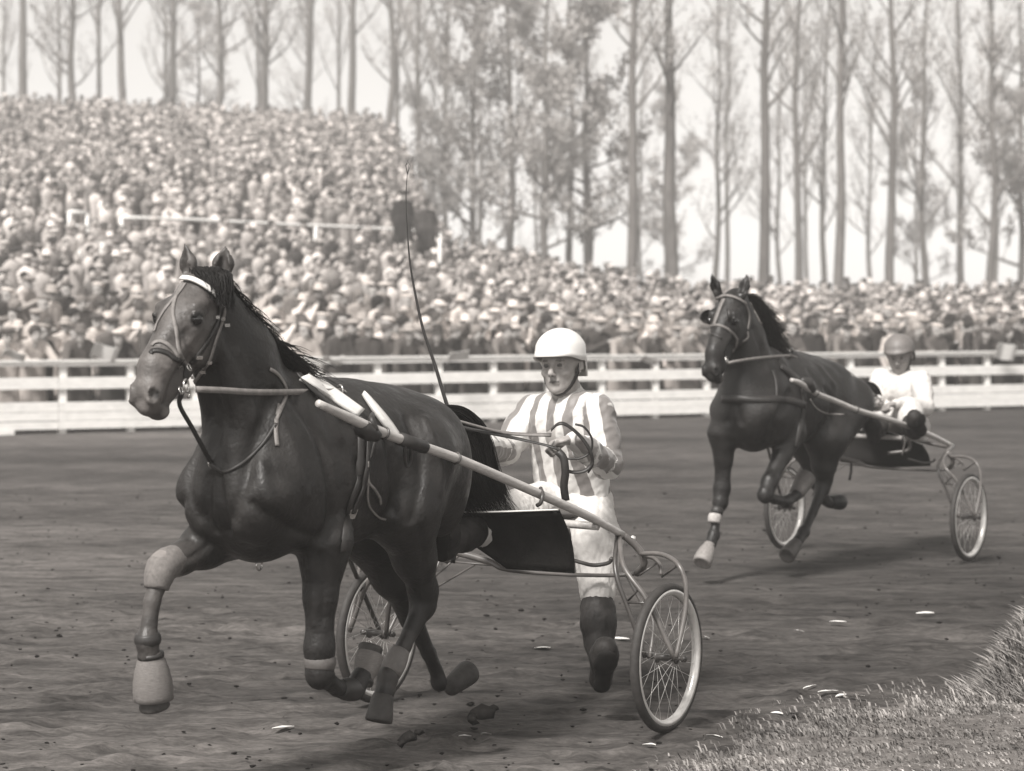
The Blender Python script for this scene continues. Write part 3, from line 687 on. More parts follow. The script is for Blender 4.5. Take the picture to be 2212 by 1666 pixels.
def build_sulky(R, label, shaft, flap=None):
    root = obj('sulky', None, None, label, None, 'sulky'); root.location = (R.X0, R.Y0, 0); root.rotation_euler = (0, 0, R.rot)
    P = R1.p
    for w in (.76, -.76): wheel(root, R, w, None)
    me = MB().tube(shaft, [.014] + [.0195] * (len(shaft) - 2) + [.016], 14, 5)
    obj('shaft', me.mesh('shaft', M_shaft), root)
    obj('shaft', MB().tube([Vector((p_.x, -p_.y, p_.z)) for p_ in shaft[3:]], [.0195] * (len(shaft) - 4) + [.016], 14, 5).mesh('shaft', M_shaft), root)
    for k in (2, 4):
        p_ = shaft[k]; d = (shaft[k + 1] - shaft[k - 1]).normalized()
        Mx = Matrix.Translation(p_) @ d.to_track_quat('Y', 'Z').to_matrix().to_4x4()
        obj('shaft_clamp', MB().torus(Mx, .022, .005, 20, 8).mesh('shaft_clamp', M_tube2), root)
    J = shaft[-1]
    both(root, 'arch', M_tube, [J, P(1372, 1178, .54), P(1388, 1200, .565), P(1390, 1222, .56), P(1376, 1238, .50)], .017)
    both(root, 'fork_arch', M_tube, [P(1384, 1196, .57), P(1427, 1197, .68), P(1462, 1216, .80), P(1480, 1255, .85), P(1482, 1300, .86), P(1475, 1350, .86), P(1460, 1420, .855)], .0105)
    both(root, 'inner_fork_arch', M_tube, [P(1387, 1201, .57), P(1412, 1206, .61), P(1426, 1222, .64), P(1428, 1242, .65)], .009)
    both(root, 'stay', M_tube2, [J + Vector((.03, -.01, .0)), P(1330, 1235, .55), P(1364, 1333, .63), P(1394, 1420, .68)], .011)
    both(root, 'stay', M_tube, [J + Vector((.03, 0, -.005)), P(1348, 1225, .60), P(1400, 1300, .73), P(1458, 1424, .85)], .011)
    both(root, 'stay', M_tube, [P(1354, 1243, .52), P(1385, 1300, .60), P(1411, 1343, .66), P(1404, 1420, .69)], .008)
    both(root, 'brace', M_tube2, [P(1354, 1301, .61), P(1399, 1303, .725)], .006, 0)
    both(root, 'brace', M_tube2, [P(1357, 1297, .61), P(1381, 1272, .68)], .005, 0)
    both(root, 'brace', M_tube2, [P(1382, 1242, .57), P(1418, 1217, .63)], .005, 0)
    both(root, 'brace', M_tube2, [P(1430, 1246, .66), P(1463, 1222, .80)], .005, 0)
    c = P(1292, 1137, .485)
    obj('crossbar', MB().tube([c, (c.x, 0, c.z + .01), (c.x, -c.y, c.z)], .018, 12, 6).mesh('crossbar', M_shaft), root)
    obj('foot_bow', MB().tube([P(1376, 1238, .50), P(1322, 1243, .40), P(1200, 1240, .2), P(1094, 1230, .0), P(1056, 1213, -.1), P(951, 1180, -.36), P(915, 1150, -.52)], [.010, .009, .009, .011, .016, .018, .018], 12, 6).mesh('foot_bow', M_tube), root)
    both(root, 'stirrup', M_tube2, [P(1222, 1205, .34), P(1255, 1215, .40), P(1283, 1221, .44), P(1314, 1216, .5), P(1322, 1205, .52)], .009)
    obj('stirrup_bow', MB().tube([P(1205, 1150, .33), P(1201, 1132, .33), P(1212, 1120, .35)], .008, 8, 5).mesh('stirrup_bow', M_tube2), root)
    obj('stirrup_bow', MB().tube([P(1224, 1139, .38), P(1228, 1165, .38), P(1215, 1178, .35), P(1190, 1182, .30), P(1150, 1186, .22)], .013, 10, 5).mesh('stirrup_bow', M_tube), root)
    obj('brace', MB().tube([P(1212, 1139, .36), P(1204, 1170, .34), P(1199, 1195, .33)], .006, 8, 3).mesh('brace', M_tube), root)
    for a, b in (((1018, 1177), (928, 1255)), ((1029, 1218), (931, 1276)), ((955, 1196), (905, 1330)), ((960, 1212), (1095, 1224))):
        obj('brace', MB().tube([P(*a, -.38), P(*b, -.5 if b[0] < 1000 else -.1)], .005, 8).mesh('brace', M_tube), root)
    obj('stay', MB().tube([P(716, 1105, -.70), P(762, 1225, -.75), P(826, 1377, -.83)], .011, 10, 4).mesh('stay', M_tube2), root)
    # seat on a sprung bar behind the axle
    sx = -.33
    obj('seat_bar', MB().tube([(J.x + .02, .50, J.z - .01), (sx + .12, .36, J.z + .02), (sx, .2, J.z + .03), (sx, -.2, J.z + .03), (sx + .12, -.36, J.z + .02), (J.x + .02, -.50, J.z - .01)], .014, 12, 6).mesh('seat_bar', M_tube), root)
    fd = Field((sx - .25, -.26, J.z - .02), (sx + .22, .26, J.z + .16), .012)
    fd.ell((sx, 0, J.z + .065), (.18, .20, .035), .02); fd.cone((sx - .12, -.12, J.z + .08), (sx - .12, .12, J.z + .08), .035, .035, .03)
    V, Fc = fd.surf(); obj('seat', mesh_of('seat', relax(V, Fc), Fc, True, M_seat), root)
    if flap:
        mb = MB(); rows, cols = 9, 16; tp, bt = flap
        tp = sp(tp, 8)[:cols + 1]; bt = [bt[0].lerp(bt[1], j / 8) if j <= 8 else bt[1].lerp(bt[2], (j - 8) / 8) for j in range(17)]; cols = 17
        V = []
        for s_ in (0, 1):
            for i in range(rows):
                for j in range(cols):
                    f = i / (rows - 1); p_ = tp[j].lerp(bt[j], f); bow = .012 * math.sin(j * 1.3) * math.sin(3.1 * f) + .03 * math.sin(3.1 * f)
                    V.append(p_ + Vector((-bow - s_ * .006, 0, 0)))
        n = rows * cols; Fc = []
        for i in range(rows - 1):
            for j in range(cols - 1):
                a = i * cols + j; Fc += [(a, a + 1, a + cols + 1, a + cols), (n + a, n + a + cols, n + a + cols + 1, n + a + 1)]
        ed = list(range(cols)) + [i * cols + cols - 1 for i in range(1, rows)] + [(rows - 1) * cols + j for j in range(cols - 2, -1, -1)] + [i * cols for i in range(rows - 2, 0, -1)]
        for a, b in zip(ed, ed[1:] + ed[:1]): Fc.append((a, n + a, n + b, b))
        mb.add(V, Fc); fl_ = obj('mud_flap', mb.mesh('mud_flap', M_flap), root, 'black canvas mud flap')
        obj('hem', MB().tube(tp, .004, 6).mesh('hem', M_white), fl_)
        e_ = bt[2]; obj('flap_strap', MB().ribbon(sp([e_, e_ + Vector((0, 0, -.055)), e_ + Vector((.01, -.01, -.13))], 4), [Vector((.8, .5, 0))] * 9, .02, .006).mesh('flap_strap', M_leather), root)
    return root
sh1 = [R1.p(687, 871, .35), R1.p(755, 903, .36), R1.p(830, 936, .365), R1.p(905, 962, .38), R1.p(985, 990, .40), R1.p(1080, 1030, .42), R1.p(1180, 1074, .45), R1.p(1270, 1115, .48), R1.p(1345, 1155, .50)]
sulky1 = build_sulky(R1, 'sulky with pale shafts and black mud flap, drawn by the leading horse', sh1, ([R1.p(930, 1106, -.14), R1.p(1060, 1106, .12), R1.p(1207, 1101, .44)], [R1.p(948, 1126, -.12), R1.p(1094, 1229, .10), R1.p(1240, 1239, .41)]))
obj('end_knob', MB().lathe([(.002, -.014), (.012, -.008), (.014, 0), (.012, .008), (.002, .014)], 12, Matrix.Translation(R1.p(1367, 1163, .52))).mesh('end_knob', M_rim), sulky1)
obj('shaft_hook', MB().tube([R1.p(1168, 1055, .43), R1.p(1172, 1068, .47), R1.p(1168, 1086, .47), R1.p(1160, 1092, .45)], .009, 8, 5).mesh('shaft_hook', M_tube2), sulky1)
# shaft tug and loops that tie the shaft to the saddle
obj('shaft_tug', MB().tube([R1.p(*cz2(1360, 345), .33), R1.p(*cz2(1400, 400), .35), R1.p(*cz2(1450, 430), .355), R1.p(*cz2(1500, 455), .36)], [.022, .036, .036, .024], 14, 4).mesh('shaft_tug', M_leather), sulky1)
obj('shaft_tug', MB().tube([R1.p(*cz2(1470, 310), .33), R1.p(*cz2(1465, 350), .37), R1.p(*cz2(1490, 420), .38)], [.008, .014, .014], 10, 4).mesh('shaft_tug', M_leather), sulky1)
obj('shaft_wrap', MB().tube([sh1[2].lerp(sh1[3], .45), sh1[3].lerp(sh1[4], .15)], .026, 14).mesh('shaft_wrap', M_leather), sulky1)
obj('holdback_strap', MB().tube([R1.p(*cz2(1685, 500), .38), R1.p(*cz2(1678, 580), .37), R1.p(*cz2(1690, 650), .36), R1.p(*cz2(1715, 620), .36), R1.p(*cz2(1722, 520), .38)], .007, 8, 4).mesh('holdback_strap', M_leather), sulky1)
sh2 = [R2.p(*cz6(1040, 1060), .36), R2.p(*cz6(1120, 1090), .36), R2.p(*cz7(930, 60), .37), R2.p(*cz7(1060, 112), .38), R2.p(*cz7(1200, 170), .41), R2.p(*cz7(1350, 215), .43), R2.p(*cz7(1500, 262), .45), R2.p(*cz7(1700, 340), .48), R2.p(*cz7(1850, 415), .50)]
sulky2 = build_sulky(R2, 'sulky with worn white shafts, drawn by the following horse on the right', sh2, ([R2.p(*cz7(1120, 330), -.3), R2.p(*cz7(1350, 300), .05), R2.p(*cz7(1640, 400), .42)], [R2.p(*cz7(1090, 520), -.3), R2.p(*cz7(1400, 560), .05), R2.p(*cz7(1700, 548), .42)]))
obj('shaft_tug', MB().tube([R2.p(*cz6(1120, 1060), .34), R2.p(*cz6(1190, 1090), .37), R2.p(*cz6(1230, 1150), .37)], [.02, .04, .03], 12, 4).mesh('shaft_tug', M_leather), sulky2)

# ------------------------------------------------------------------ people on the sulkies
M_skin = mat('skin', .29, .5, .12, 30, .05, .4, attr='tone'); M_skin.node_tree.nodes['Principled BSDF'].inputs['Subsurface Weight'].default_value = .12
M_skin.node_tree.nodes['Principled BSDF'].inputs['Subsurface Radius'].default_value = (.01, .01, .01)
M_pants = mat('white_breeches', .52, .8, .06, 12, .25, .2, bscale=60)
M_bootl = mat('riding_boot_leather', .022, .6, .5, 14, .5, .25)
M_helmet = mat('white_helmet_paint', .64, .22, .03, 20, .02, .5)
M_helmet2 = mat('grey_helmet_cloth', .14, .55, .15, 20, .1, .5)
def stripe_mat():
    m, nd, lk, b = new_mat('striped_silk'); b.inputs['Roughness'].default_value = .55; b.inputs['Sheen Weight'].default_value = .2
    at = N(nd, 'Attribute', attribute_name='stripe'); s_ = N(nd, 'Math', operation='SINE'); ml = N(nd, 'Math', operation='MULTIPLY'); ml.inputs[1].default_value = 2 * math.pi / .112
    lk.new(at.outputs['Fac'], ml.inputs[0]); lk.new(ml.outputs[0], s_.inputs[0])
    mr = N(nd, 'MapRange'); mr.inputs[1].default_value = .08; mr.inputs[2].default_value = .24; lk.new(s_.outputs[0], mr.inputs[0])
    mx = N(nd, 'MixRGB'); mx.inputs[1].default_value = grey(.58); mx.inputs[2].default_value = grey(.17); lk.new(mr.outputs[0], mx.inputs[0])
    tc = N(nd, 'TexCoord'); nz = N(nd, 'TexNoise'); nz.inputs['Scale'].default_value = 14; nz.inputs['Detail'].default_value = 3; lk.new(tc.outputs['Object'], nz.inputs[0])
    bp = N(nd, 'Bump'); bp.inputs['Strength'].default_value = .5; bp.inputs['Distance'].default_value = .02; lk.new(nz.outputs[0], bp.inputs['Height']); lk.new(bp.outputs[0], b.inputs['Normal'])
    lk.new(mx.outputs[0], b.inputs['Base Color']); return m
M_silk = stripe_mat(); M_jacket = mat('white_jacket', .52, .8, .06, 10, .35, .2, bscale=22, dist=.02)

def frame(fwd, up=(0, 0, 1)):
    f = Vector(fwd).normalized(); l = Vector(up).cross(f).normalized(); u = f.cross(l); return f, l, u
def head_h(fd, c, fwd, up=(0, 0, 1), s=1.0, detail=True):
    f, l, u = frame(fwd, up); R = [tuple(f), tuple(l), tuple(u)]
    W = lambda x, y, z: tuple(c + (f * x + l * y + u * z) * s)
    E = lambda p_, r, k=.015, sub=False: fd.ell(W(*p_), [q * s for q in r], k * s, R, sub)
    C = lambda a, b, r0, r1, k=.012, fl=None, sub=False: fd.cone(W(*a), W(*b), r0 * s, r1 * s, k * s, fl, sub)
    E((-.005, 0, .035), (.100, .077, .100)); E((.025, 0, -.045), (.066, .058, .068), .03)
    C((.055, 0, -.085), (.068, 0, -.098), .022, .020, .02)                        # chin
    C((.01, .05, -.05), (.052, .02, -.092), .018, .016, .02); C((.01, -.05, -.05), (.052, -.02, -.092), .018, .016, .02)
    if detail:
        C((.080, .035, .022), (.088, -.035, .022), .012, .012, .012)              # brow
        for q in (1, -1):
            E((.098, .031 * q, .004), (.022, .019, .012), .012, True)
            E((.080, .031 * q, .003), (.0145, .0165, .0125), .004)
            E((.062, .046 * q, -.026), (.022, .018, .018), .016)                  # cheekbone
            C((-.008, .078 * q, .012), (-.004, .082 * q, -.026), .013, .008, .006, (l, 1.6))  # ear
            C((-.014, .088 * q, .014), (-.018, .089 * q, -.012), .011, .008, .006, (l, 1.8))
        C((.092, 0, .006), (.117, 0, -.030), .0085, .0125, .010)                   # nose
        for q in (1, -1): E((.104, .011 * q, -.036), (.010, .0075, .0075), .006)
        for q in (1, -1): E((.112, .007 * q, -.044), (.004, .003, .004), .003, True)
        C((.086, -.017, -.060), (.086, .017, -.060), .0065, .0065, .006); C((.091, -.007, -.059), (.091, .007, -.059), .0055, .0055, .006)
        C((.083, -.015, -.070), (.083, .015, -.070), .0075, .0075, .006)
        C((.100, -.022, -.0655), (.100, .022, -.0655), .0035, .0035, .003, None, True)
    C((-.02, 0, -.06), (-.04, 0, -.16), .056, .058, .03)
    return W, f, l, u
def hand_h(fd, wrist, d, n, curl=1.0, s=1.0, side=1, spread=.0):
    """palm along d, fingers curl towards n"""
    d = Vector(d).normalized(); n = Vector(n); n = (n - d * n.dot(d)).normalized(); x = d.cross(n) * side; w = Vector(wrist)
    R = [tuple(d), tuple(x), tuple(n)]
    fd.ell(tuple(w + d * .05 * s), (.05 * s, .040 * s, .017 * s), .012, R); fd.cone(tuple(w - d * .03), tuple(w + d * .03 * s), .027 * s, .024 * s, .012, (n, 1.3))
    tips = []
    for i, L in enumerate((.92, 1.0, .95, .76)):
        o = (i - 1.5) * .0205 * s; p_ = w + d * (.088 - abs(i - 1.3) * .004) * s + x * o; a = curl * .75; q = [p_ - d * .03 * s]; q.append(p_)
        for k, ln in enumerate((.040, .025, .020)):
            dr = d * math.cos(a) + n * math.sin(a) + x * spread * (i - 1.5); p_ = p_ + dr * ln * L * s; q.append(p_); a += curl * 1.15
        fd.chain([tuple(v) for v in q], [.0095 * s, .0105 * s, .0095 * s, .0088 * s, .0075 * s], .004); tips.append(q[3])
    p_ = w + d * .025 * s - x * .028 * s; t1 = p_ + (d * .75 - x * .55 + n * .45).normalized() * .04 * s; t2 = t1 + (d * .75 + n * .55 * curl + x * .25).normalized() * .03 * s; t3 = t2 + (d * .5 + n * .5 * curl + x * .6).normalized() * .024 * s
    fd.chain([tuple(v) for v in (p_, t1, t2, t3)], [.015 * s, .013 * s, .0105 * s, .009 * s], .006)
    return tips
def helmet_mesh(c, f, l, u, m, peak=.035, rx=.138, ry=.120, rz=.120, drop=.075, tilt=.0):
    mb = MB(); V = []; n = 40; rows = 14
    for s_, inn in ((0, 0), (1, .008)):
        for i in range(rows + 1):
            for j in range(n):
                a = 2 * math.pi * j / n; fr = math.cos(a)                       # 1 = front
                low = -.012 - .022 * smoothstep(.7, .1, fr) - drop * smoothstep(-.1, -.6, fr)
                ph = math.pi / 2 * i / rows; z = math.cos(ph) * rz; r = math.sin(ph)
                if i >= rows - 3: k = (i - (rows - 3)) / 3; z = (math.cos(math.pi / 2 * (rows - 3) / rows) * rz) * (1 - k) + low * k; r = math.sin(math.pi / 2 * min(1, (rows - 3 + k * 2) / rows))
                pk = peak * smoothstep(.2, .95, fr) * (1 if i == rows else (.25 if i == rows - 1 else 0))
                V.append(Vector(c) + f * (fr * (rx * r - inn) + pk) + l * (math.sin(a) * (ry * r - inn)) + u * (z - inn * (i < rows)))
    Fc = []; K = (rows + 1) * n
    for s_ in (0, 1):
        for i in range(rows):
            for j in range(n):
                q = [s_ * K + i * n + j, s_ * K + (i + 1) * n + j, s_ * K + (i + 1) * n + (j + 1) % n, s_ * K + i * n + (j + 1) % n]; Fc.append(tuple(q if s_ == 0 else q[::-1]))
    for j in range(n): Fc.append((rows * n + j, K + rows * n + j, K + rows * n + (j + 1) % n, rows * n + (j + 1) % n))
    return mb.add(V, Fc).mesh('helmet', m)
def organ(name, fd, root, m, attrs=None, noise=0, label=None, f=9, seed=0):
    V, Fc = fd.surf(); V = relax(V, Fc, 2)
    if noise:
        n1 = snoise(V, f, seed); n2 = snoise(V * np.array([1, 1, .45]), f * 3, seed + 7); V = V + normals(V, Fc) * ((n1 * .6 + (.5 - np.abs(n2)) * 1.1) * noise)[:, None]
    at = attrs(V) if attrs else None
    return obj(name, mesh_of(name, V, Fc, True, m, at), root, label), V
M_sole = mat('boot_sole', .012, .8, .3, 20, .3, .2)
# ---- driver of the leading sulky
def driver(R, label, J, h, jmat, helmet_m, loc_t, stripes=True, chin=True, skin=1.0):
    root = obj('person', None, None, label, None, 'person'); root.location = R.wpt((loc_t, 0, 0)); root.rotation_euler = (0, 0, R.rot)
    off = Vector((loc_t, 0, 0)); A = {k: (R.q(*v) if len(v) == 3 else Vector(v)) for k, v in J.items() if k not in ('face', 'up', 'hl', 'hr')}
    allp = np.array([tuple(v) for v in A.values()]); lo = allp.min(0) - .2; hi = allp.max(0) + .25
    fd = Field(lo, hi, h)
    face, up = Vector(J['face']), Vector(J['up'])
    W, f, l, u = head_h(fd, A['head'], face, up, 1.1)
    fd.chain([tuple(A['neck'] + Vector((0, 0, .06))), tuple(A['neck'])], [.055, .06], .03)
    fd.chain([tuple(A['neck'] - Vector((0, 0, .02))), tuple(A['chest']), tuple(A['pelvis'])], [.06, .085, .085], .05)
    for s_ in 'lr':
        fd.chain([tuple(A[s_ + 'sh']), tuple(A[s_ + 'el']), tuple(A[s_ + 'wr'])], [.05, .038, .025], .02)
        fd.chain([tuple(A[s_ + 'hip']), tuple(A[s_ + 'kn']), tuple(A[s_ + 'an'])], [.075, .05, .035], .03)
        fd.chain([tuple(A[s_ + 'an']), tuple(A[s_ + 'toe'])], [.034, .025], .02)
        hd, hn, cv, sd = J['h' + s_]; hand_h(fd, A[s_ + 'wr'], hd, hn, cv, 1.05, sd)
    def tn(V):
        t = np.full(len(V), skin); c = np.array(A['head']); L_ = (V - c) @ np.stack([f, l, u], 1) / 1.1
        near = np.linalg.norm(V - c, axis=1) < .16
        for q in (1, -1):
            d = np.sqrt(((L_[:, 0] - .094) / .018) ** 2 + ((L_[:, 1] - .031 * q) / .013) ** 2 + ((L_[:, 2] - .004) / .008) ** 2); t[near & (d < 1)] = skin * .22
            d = np.sqrt(((L_[:, 0] - .09) / .02) ** 2 + ((L_[:, 1] - .033 * q) / .019) ** 2 + ((L_[:, 2] - .024) / .0045) ** 2); t[near & (d < 1)] = skin * .42
        d = np.sqrt(((L_[:, 0] - .093) / .02) ** 2 + (L_[:, 1] / .024) ** 2 + ((L_[:, 2] + .065) / .010) ** 2); t[near & (d < 1)] = skin * .75
        d = np.sqrt((L_[:, 0] - .095) ** 2 / .03 ** 2 + (L_[:, 1] / .026) ** 2 + ((L_[:, 2] + .0655) / .0038) ** 2); t[near & (d < 1)] = skin * .3
        for q in (1, -1):
            d = np.sqrt(((L_[:, 0] - .115) / .012) ** 2 + ((L_[:, 1] - .008 * q) / .006) ** 2 + ((L_[:, 2] + .042) / .004) ** 2); t[near & (d < 1)] = skin * .3
        t *= 1 + .06 * snoise(V, 30, 3); return {'tone': t}
    organ('body', fd, root, M_skin, tn)
    # clothes
    fj = Field(lo, hi, h * 1.15)
    ax = (A['lsh'] - A['rsh']).normalized(); fl = (ax.cross(Vector((0, 0, 1))).normalized(), 1.22)
    ch = A['chest']; pe = A['pelvis']; nk = A['neck']
    for s_ in (1, -1):
        fj.chain([tuple(ch + ax * .075 * s_ + Vector((0, 0, .05))), tuple(pe + ax * .065 * s_ + Vector((0, 0, .05)))], [.125, .142], .05, fl)
    fj.chain([tuple(A['lsh']), tuple(nk - Vector((0, 0, .035))), tuple(A['rsh'])], [.062, .085, .062], .05)
    for s_ in 'lr':
        fj.chain([tuple(A[s_ + 'sh'] + (ax * .0)), tuple(A[s_ + 'sh'].lerp(A[s_ + 'el'], .5)), tuple(A[s_ + 'el']), tuple(A[s_ + 'el'].lerp(A[s_ + 'wr'], .6)), tuple(A[s_ + 'wr'])], [.074, .07, .062, .052, .034], .03)
    fj.cone(tuple(nk + Vector((0, 0, .01))), tuple(nk + Vector((0, 0, .035))), .066, .060, .02)
    arms = [(A[s_ + 'sh'], A[s_ + 'el'], A[s_ + 'wr']) for s_ in 'lr']
    def sa(V):
        s_ = (V - np.array(ch)) @ np.array(ax) + .022
        for a, b, c in arms:
            for p_, q_ in ((a, b), (b, c)):
                pr = (q_ - p_).normalized().cross(face).normalized(); d, ss = seg_s(V, p_, q_, pr)
                fo = ((d < .085) & (np.abs((V - np.array(ch)) @ np.array(ax)) > .19)) if p_ is a else (d < .062); s_[fo] = (ss - .02)[fo]
        return {'stripe': s_}
    organ('jacket' if not stripes else 'racing_silks', fj, root, jmat, sa, .010, 'striped racing silks' if stripes else None, 12, 3)
    fp = Field(lo, hi, h * 1.15)
    fp.ell(tuple(pe + Vector((0, 0, -.01))), (.15, .18, .12), .05)
    for s_ in 'lr':
        fp.chain([tuple(A[s_ + 'hip']), tuple(A[s_ + 'kn']), tuple(A[s_ + 'kn'].lerp(A[s_ + 'an'], .5))], [.12, .108, .078], .05); fp.cone(tuple(A[s_ + 'kn'].lerp(A[s_ + 'an'], .5)), tuple(A[s_ + 'kn'].lerp(A[s_ + 'an'], .76)), .068, .045, .03)
    organ('breeches', fp, root, M_pants, None, .009, None, 16, 5)
    for s_ in 'lr':
        kn, an, toe, heel = A[s_ + 'kn'], A[s_ + 'an'], A[s_ + 'toe'], A[s_ + 'heel']
        fb = Field(np.array([min(a, b, c, d) for a, b, c, d in zip(kn, an, toe, heel)]) - .12, np.array([max(a, b, c, d) for a, b, c, d in zip(kn, an, toe, heel)]) + .12, h)
        st = kn.lerp(an, .66); fb.chain([tuple(st), tuple(kn.lerp(an, .82)), tuple(an)], [.080, .078, .066], .02)
        mid = heel.lerp(toe, .5); fb.chain([tuple(an), tuple(heel.lerp(an, .3))], [.058, .045], .02); fb.chain([tuple(heel), tuple(mid), tuple(heel.lerp(toe, .75)), tuple(toe)], [.052, .052, .062, .054], .02)
        bo, _ = organ('boot', fb, root, M_bootl, None, .004, None, 20, 9)
        nrm = (heel - an); dn = (toe - heel).normalized(); nrm = (nrm - dn * nrm.dot(dn)).normalized(); of = nrm * .046
        fs = Field(np.minimum(np.array(heel), np.array(toe)) - .14, np.maximum(np.array(heel), np.array(toe)) + .14, h)
        fs.chain([tuple(heel + of), tuple(mid + of * .9), tuple(heel.lerp(toe, .8) + of * 1.15), tuple(toe + of * 1.1)], [.040, .034, .050, .044], .012, (nrm, 2.6)); organ('boot_sole', fs, bo, M_sole)
    hm = obj('helmet', helmet_mesh(A['head'] + u * .058 + f * .004, f, l, u, helmet_m), root)
    if chin:
        pts = [W(-.01, .079, .02), W(.01, .075, -.03), W(.03, .058, -.075), W(.045, .03, -.108), W(.05, 0, -.118), W(.045, -.03, -.108), W(.03, -.058, -.075), W(.01, -.075, -.03), W(-.01, -.079, .02)]
        P_ = sp([Vector(p_) for p_ in pts], 4); cc = Vector(A['head'])
        obj('chin_strap', MB().ribbon(P_, [(p_ - cc - u * -.02).normalized() for p_ in P_], .02, .004).mesh('chin_strap', M_leather), hm)
    settle(root, off); return root, A, off
J1 = dict(head=(1213, 791, 10.72), face=(1, .10, .0), up=(-.03, -.04, 1), neck=(1228, 862, 10.80), chest=(1218, 935, 10.76), pelvis=(1236, 1078, 10.86),
    lsh=(1292, 888, 10.62), rsh=(1150, 888, 10.92), lel=(1312, 1003, 10.55), rel=(1092, 972, 10.78), lwr=(1236, 950, 10.18), rwr=(1020, 962, 10.25),
    lhip=(1268, 1098, 10.80), rhip=(1188, 1092, 10.88), lkn=(1288, 1168, 10.62), rkn=(1080, 1120, 10.45), lan=(1294, 1390, 10.42), ran=(980, 1160, 9.95),
    lheel=(1298, 1466, 10.34), ltoe=(1307, 1402, 10.22), rheel=(962, 1185, 9.9), rtoe=(962, 1135, 9.84),
    hl=((.62, -.55, -.1), (.2, .1, -.9), 1.15, 1), hr=((.8, .1, .15), (0, .3, -.9), 1.1, -1))
driver1, A1, offd1 = driver(R1, 'person in white helmet and vertically striped silks driving the front sulky', J1, .0065, M_silk, M_helmet, .1)
J2 = dict(head=(1944, 770, 17.85), face=(.95, .22, -.18), up=(.18, 0, .98), neck=(1946, 812, 17.9), chest=(1944, 860, 17.85), pelvis=(1950, 925, 18.0),
    lsh=(1990, 823, 17.7), rsh=(1902, 818, 18.05), lel=(1998, 880, 17.45), rel=(1882, 872, 17.9), lwr=(1935, 872, 17.2), rwr=(1898, 866, 17.4),
    lhip=(1975, 925, 17.85), rhip=(1925, 925, 18.1), lkn=(1960, 892, 17.30), rkn=(1908, 898, 17.5), lan=(1976, 930, 17.0), ran=(1890, 930, 17.1),
    lheel=(1984, 928, 16.95), ltoe=(1975, 900, 16.85), rheel=(1888, 945, 17.0), rtoe=(1884, 912, 16.95),
    hl=((.6, -.3, -.1), (.2, .1, -.9), 1.15, 1), hr=((.8, .1, .1), (0, .3, -.9), 1.1, -1))
driver2, A2, offd2 = driver(R2, 'person in grey helmet and white jacket crouching on the rear sulky', J2, .010, M_jacket, M_helmet2, .1, False, True, .85)

# ---- reins and whip
def thing_tube(name, label, cat, R, pts, r, m, n=8, sub=6, parts=None):
    P = [R.wpt(p_) for p_ in pts]; b = P[0].copy(); o = obj(name, None, None, label, None, cat); o.location = b
    return o, b
rein = obj('reins', None, None, 'long leather reins running from the leading horse bit to the driver hand', None, 'reins'); rein.location = R1.wpt((1.4, 0, 0)); rein.rotation_euler = (0, 0, R1.rot); offr = Vector((1.4, 0, 0))
bit = R1.p(*cz1(650, 1175), .08); ring_n = R1.p(735, 845, .13)
up_n = Vector((0, 1, .2)).normalized()
a_ = sp([bit, R1.p(480, 843, .12), R1.p(545, 847, .145), R1.p(620, 847, .15), R1.p(690, 846, .14), ring_n], 5)
obj('hand_part', MB().ribbon(a_, [Vector((.3, .95, 0)).normalized()] * len(a_), .023, .009).mesh('rein', M_leather2), rein).name = 'near_rein'
hl = A1['lwr'] + Vector((.10, .02, -.01))
b_ = sp([ring_n, R1.p(790, 857, .14), R1.p(870, 878, .15), R1.p(980, 908, .16), R1.p(1090, 936, .17), R1.q(1190, 941, 10.08)], 5)
obj('near_rein', MB().ribbon(b_, [Vector((.1, .6, .8)).normalized()] * len(b_), [.016] * (len(b_) - 8) + [.016 + .012 * i / 7 for i in range(8)], .006).mesh('near_rein', M_leather2), rein)
c_ = sp([R1.p(735, 842, -.02), R1.p(800, 866, .06), R1.p(900, 898, .10), R1.p(1000, 925, .13), R1.q(1100, 945, 10.05), R1.q(1190, 966, 9.99), R1.q(1212, 978, 9.99)], 5)
obj('far_rein', MB().ribbon(c_, [Vector((.1, .6, .8)).normalized()] * len(c_), .020, .006).mesh('far_rein', M_leather), rein)
loops = [[(1190, 930, 10.0), (1205, 917, 9.97), (1222, 918, 9.97), (1250, 940, 9.99), (1272, 970, 10.0), (1279, 1000, 10.02), (1262, 1018, 10.02), (1232, 1020, 10.02), (1214, 1008, 10.02)],
         [(1242, 917, 10.0), (1262, 924, 10.0), (1278, 948, 10.02), (1276, 975, 10.03), (1255, 990, 10.03), (1225, 992, 10.03)],
         [(1279, 985, 10.02), (1280, 1005, 10.02), (1270, 1022, 10.03)]]
for i, L_ in enumerate(loops):
    q_ = sp([R1.q(*a) for a in L_], 5); obj('rein_loop', MB().ribbon(q_, [Vector((.5, .5, .6)).normalized()] * len(q_), (.016, .009, .009)[i], .005).mesh('rein_loop', M_leather), rein)
q_ = sp([R1.q(1205, 975, 9.98), R1.q(1217, 990, 9.97), R1.q(1221, 1020, 9.97), R1.q(1218, 1050, 9.98), R1.q(1222, 1082, 10.0)], 5)
obj('rein_end', MB().ribbon(q_, [Vector((.75, .6, 0)).normalized()] * len(q_), .034, .006).mesh('rein_end', M_leather), rein)
settle(rein, offr)
obj('saddle_ring', MB().torus(Matrix.Translation(R1.p(735, 843, .125)) @ Matrix.Rotation(1.1, 4, 'Z'), .020, .004, 20, 8).mesh('saddle_ring', M_steel), G1)
obj('saddle_ring', MB().tube([R1.p(745, 846, .12), R1.p(765, 846, .1)], [.006, .009], 8).mesh('saddle_terret', M_steel), G1)
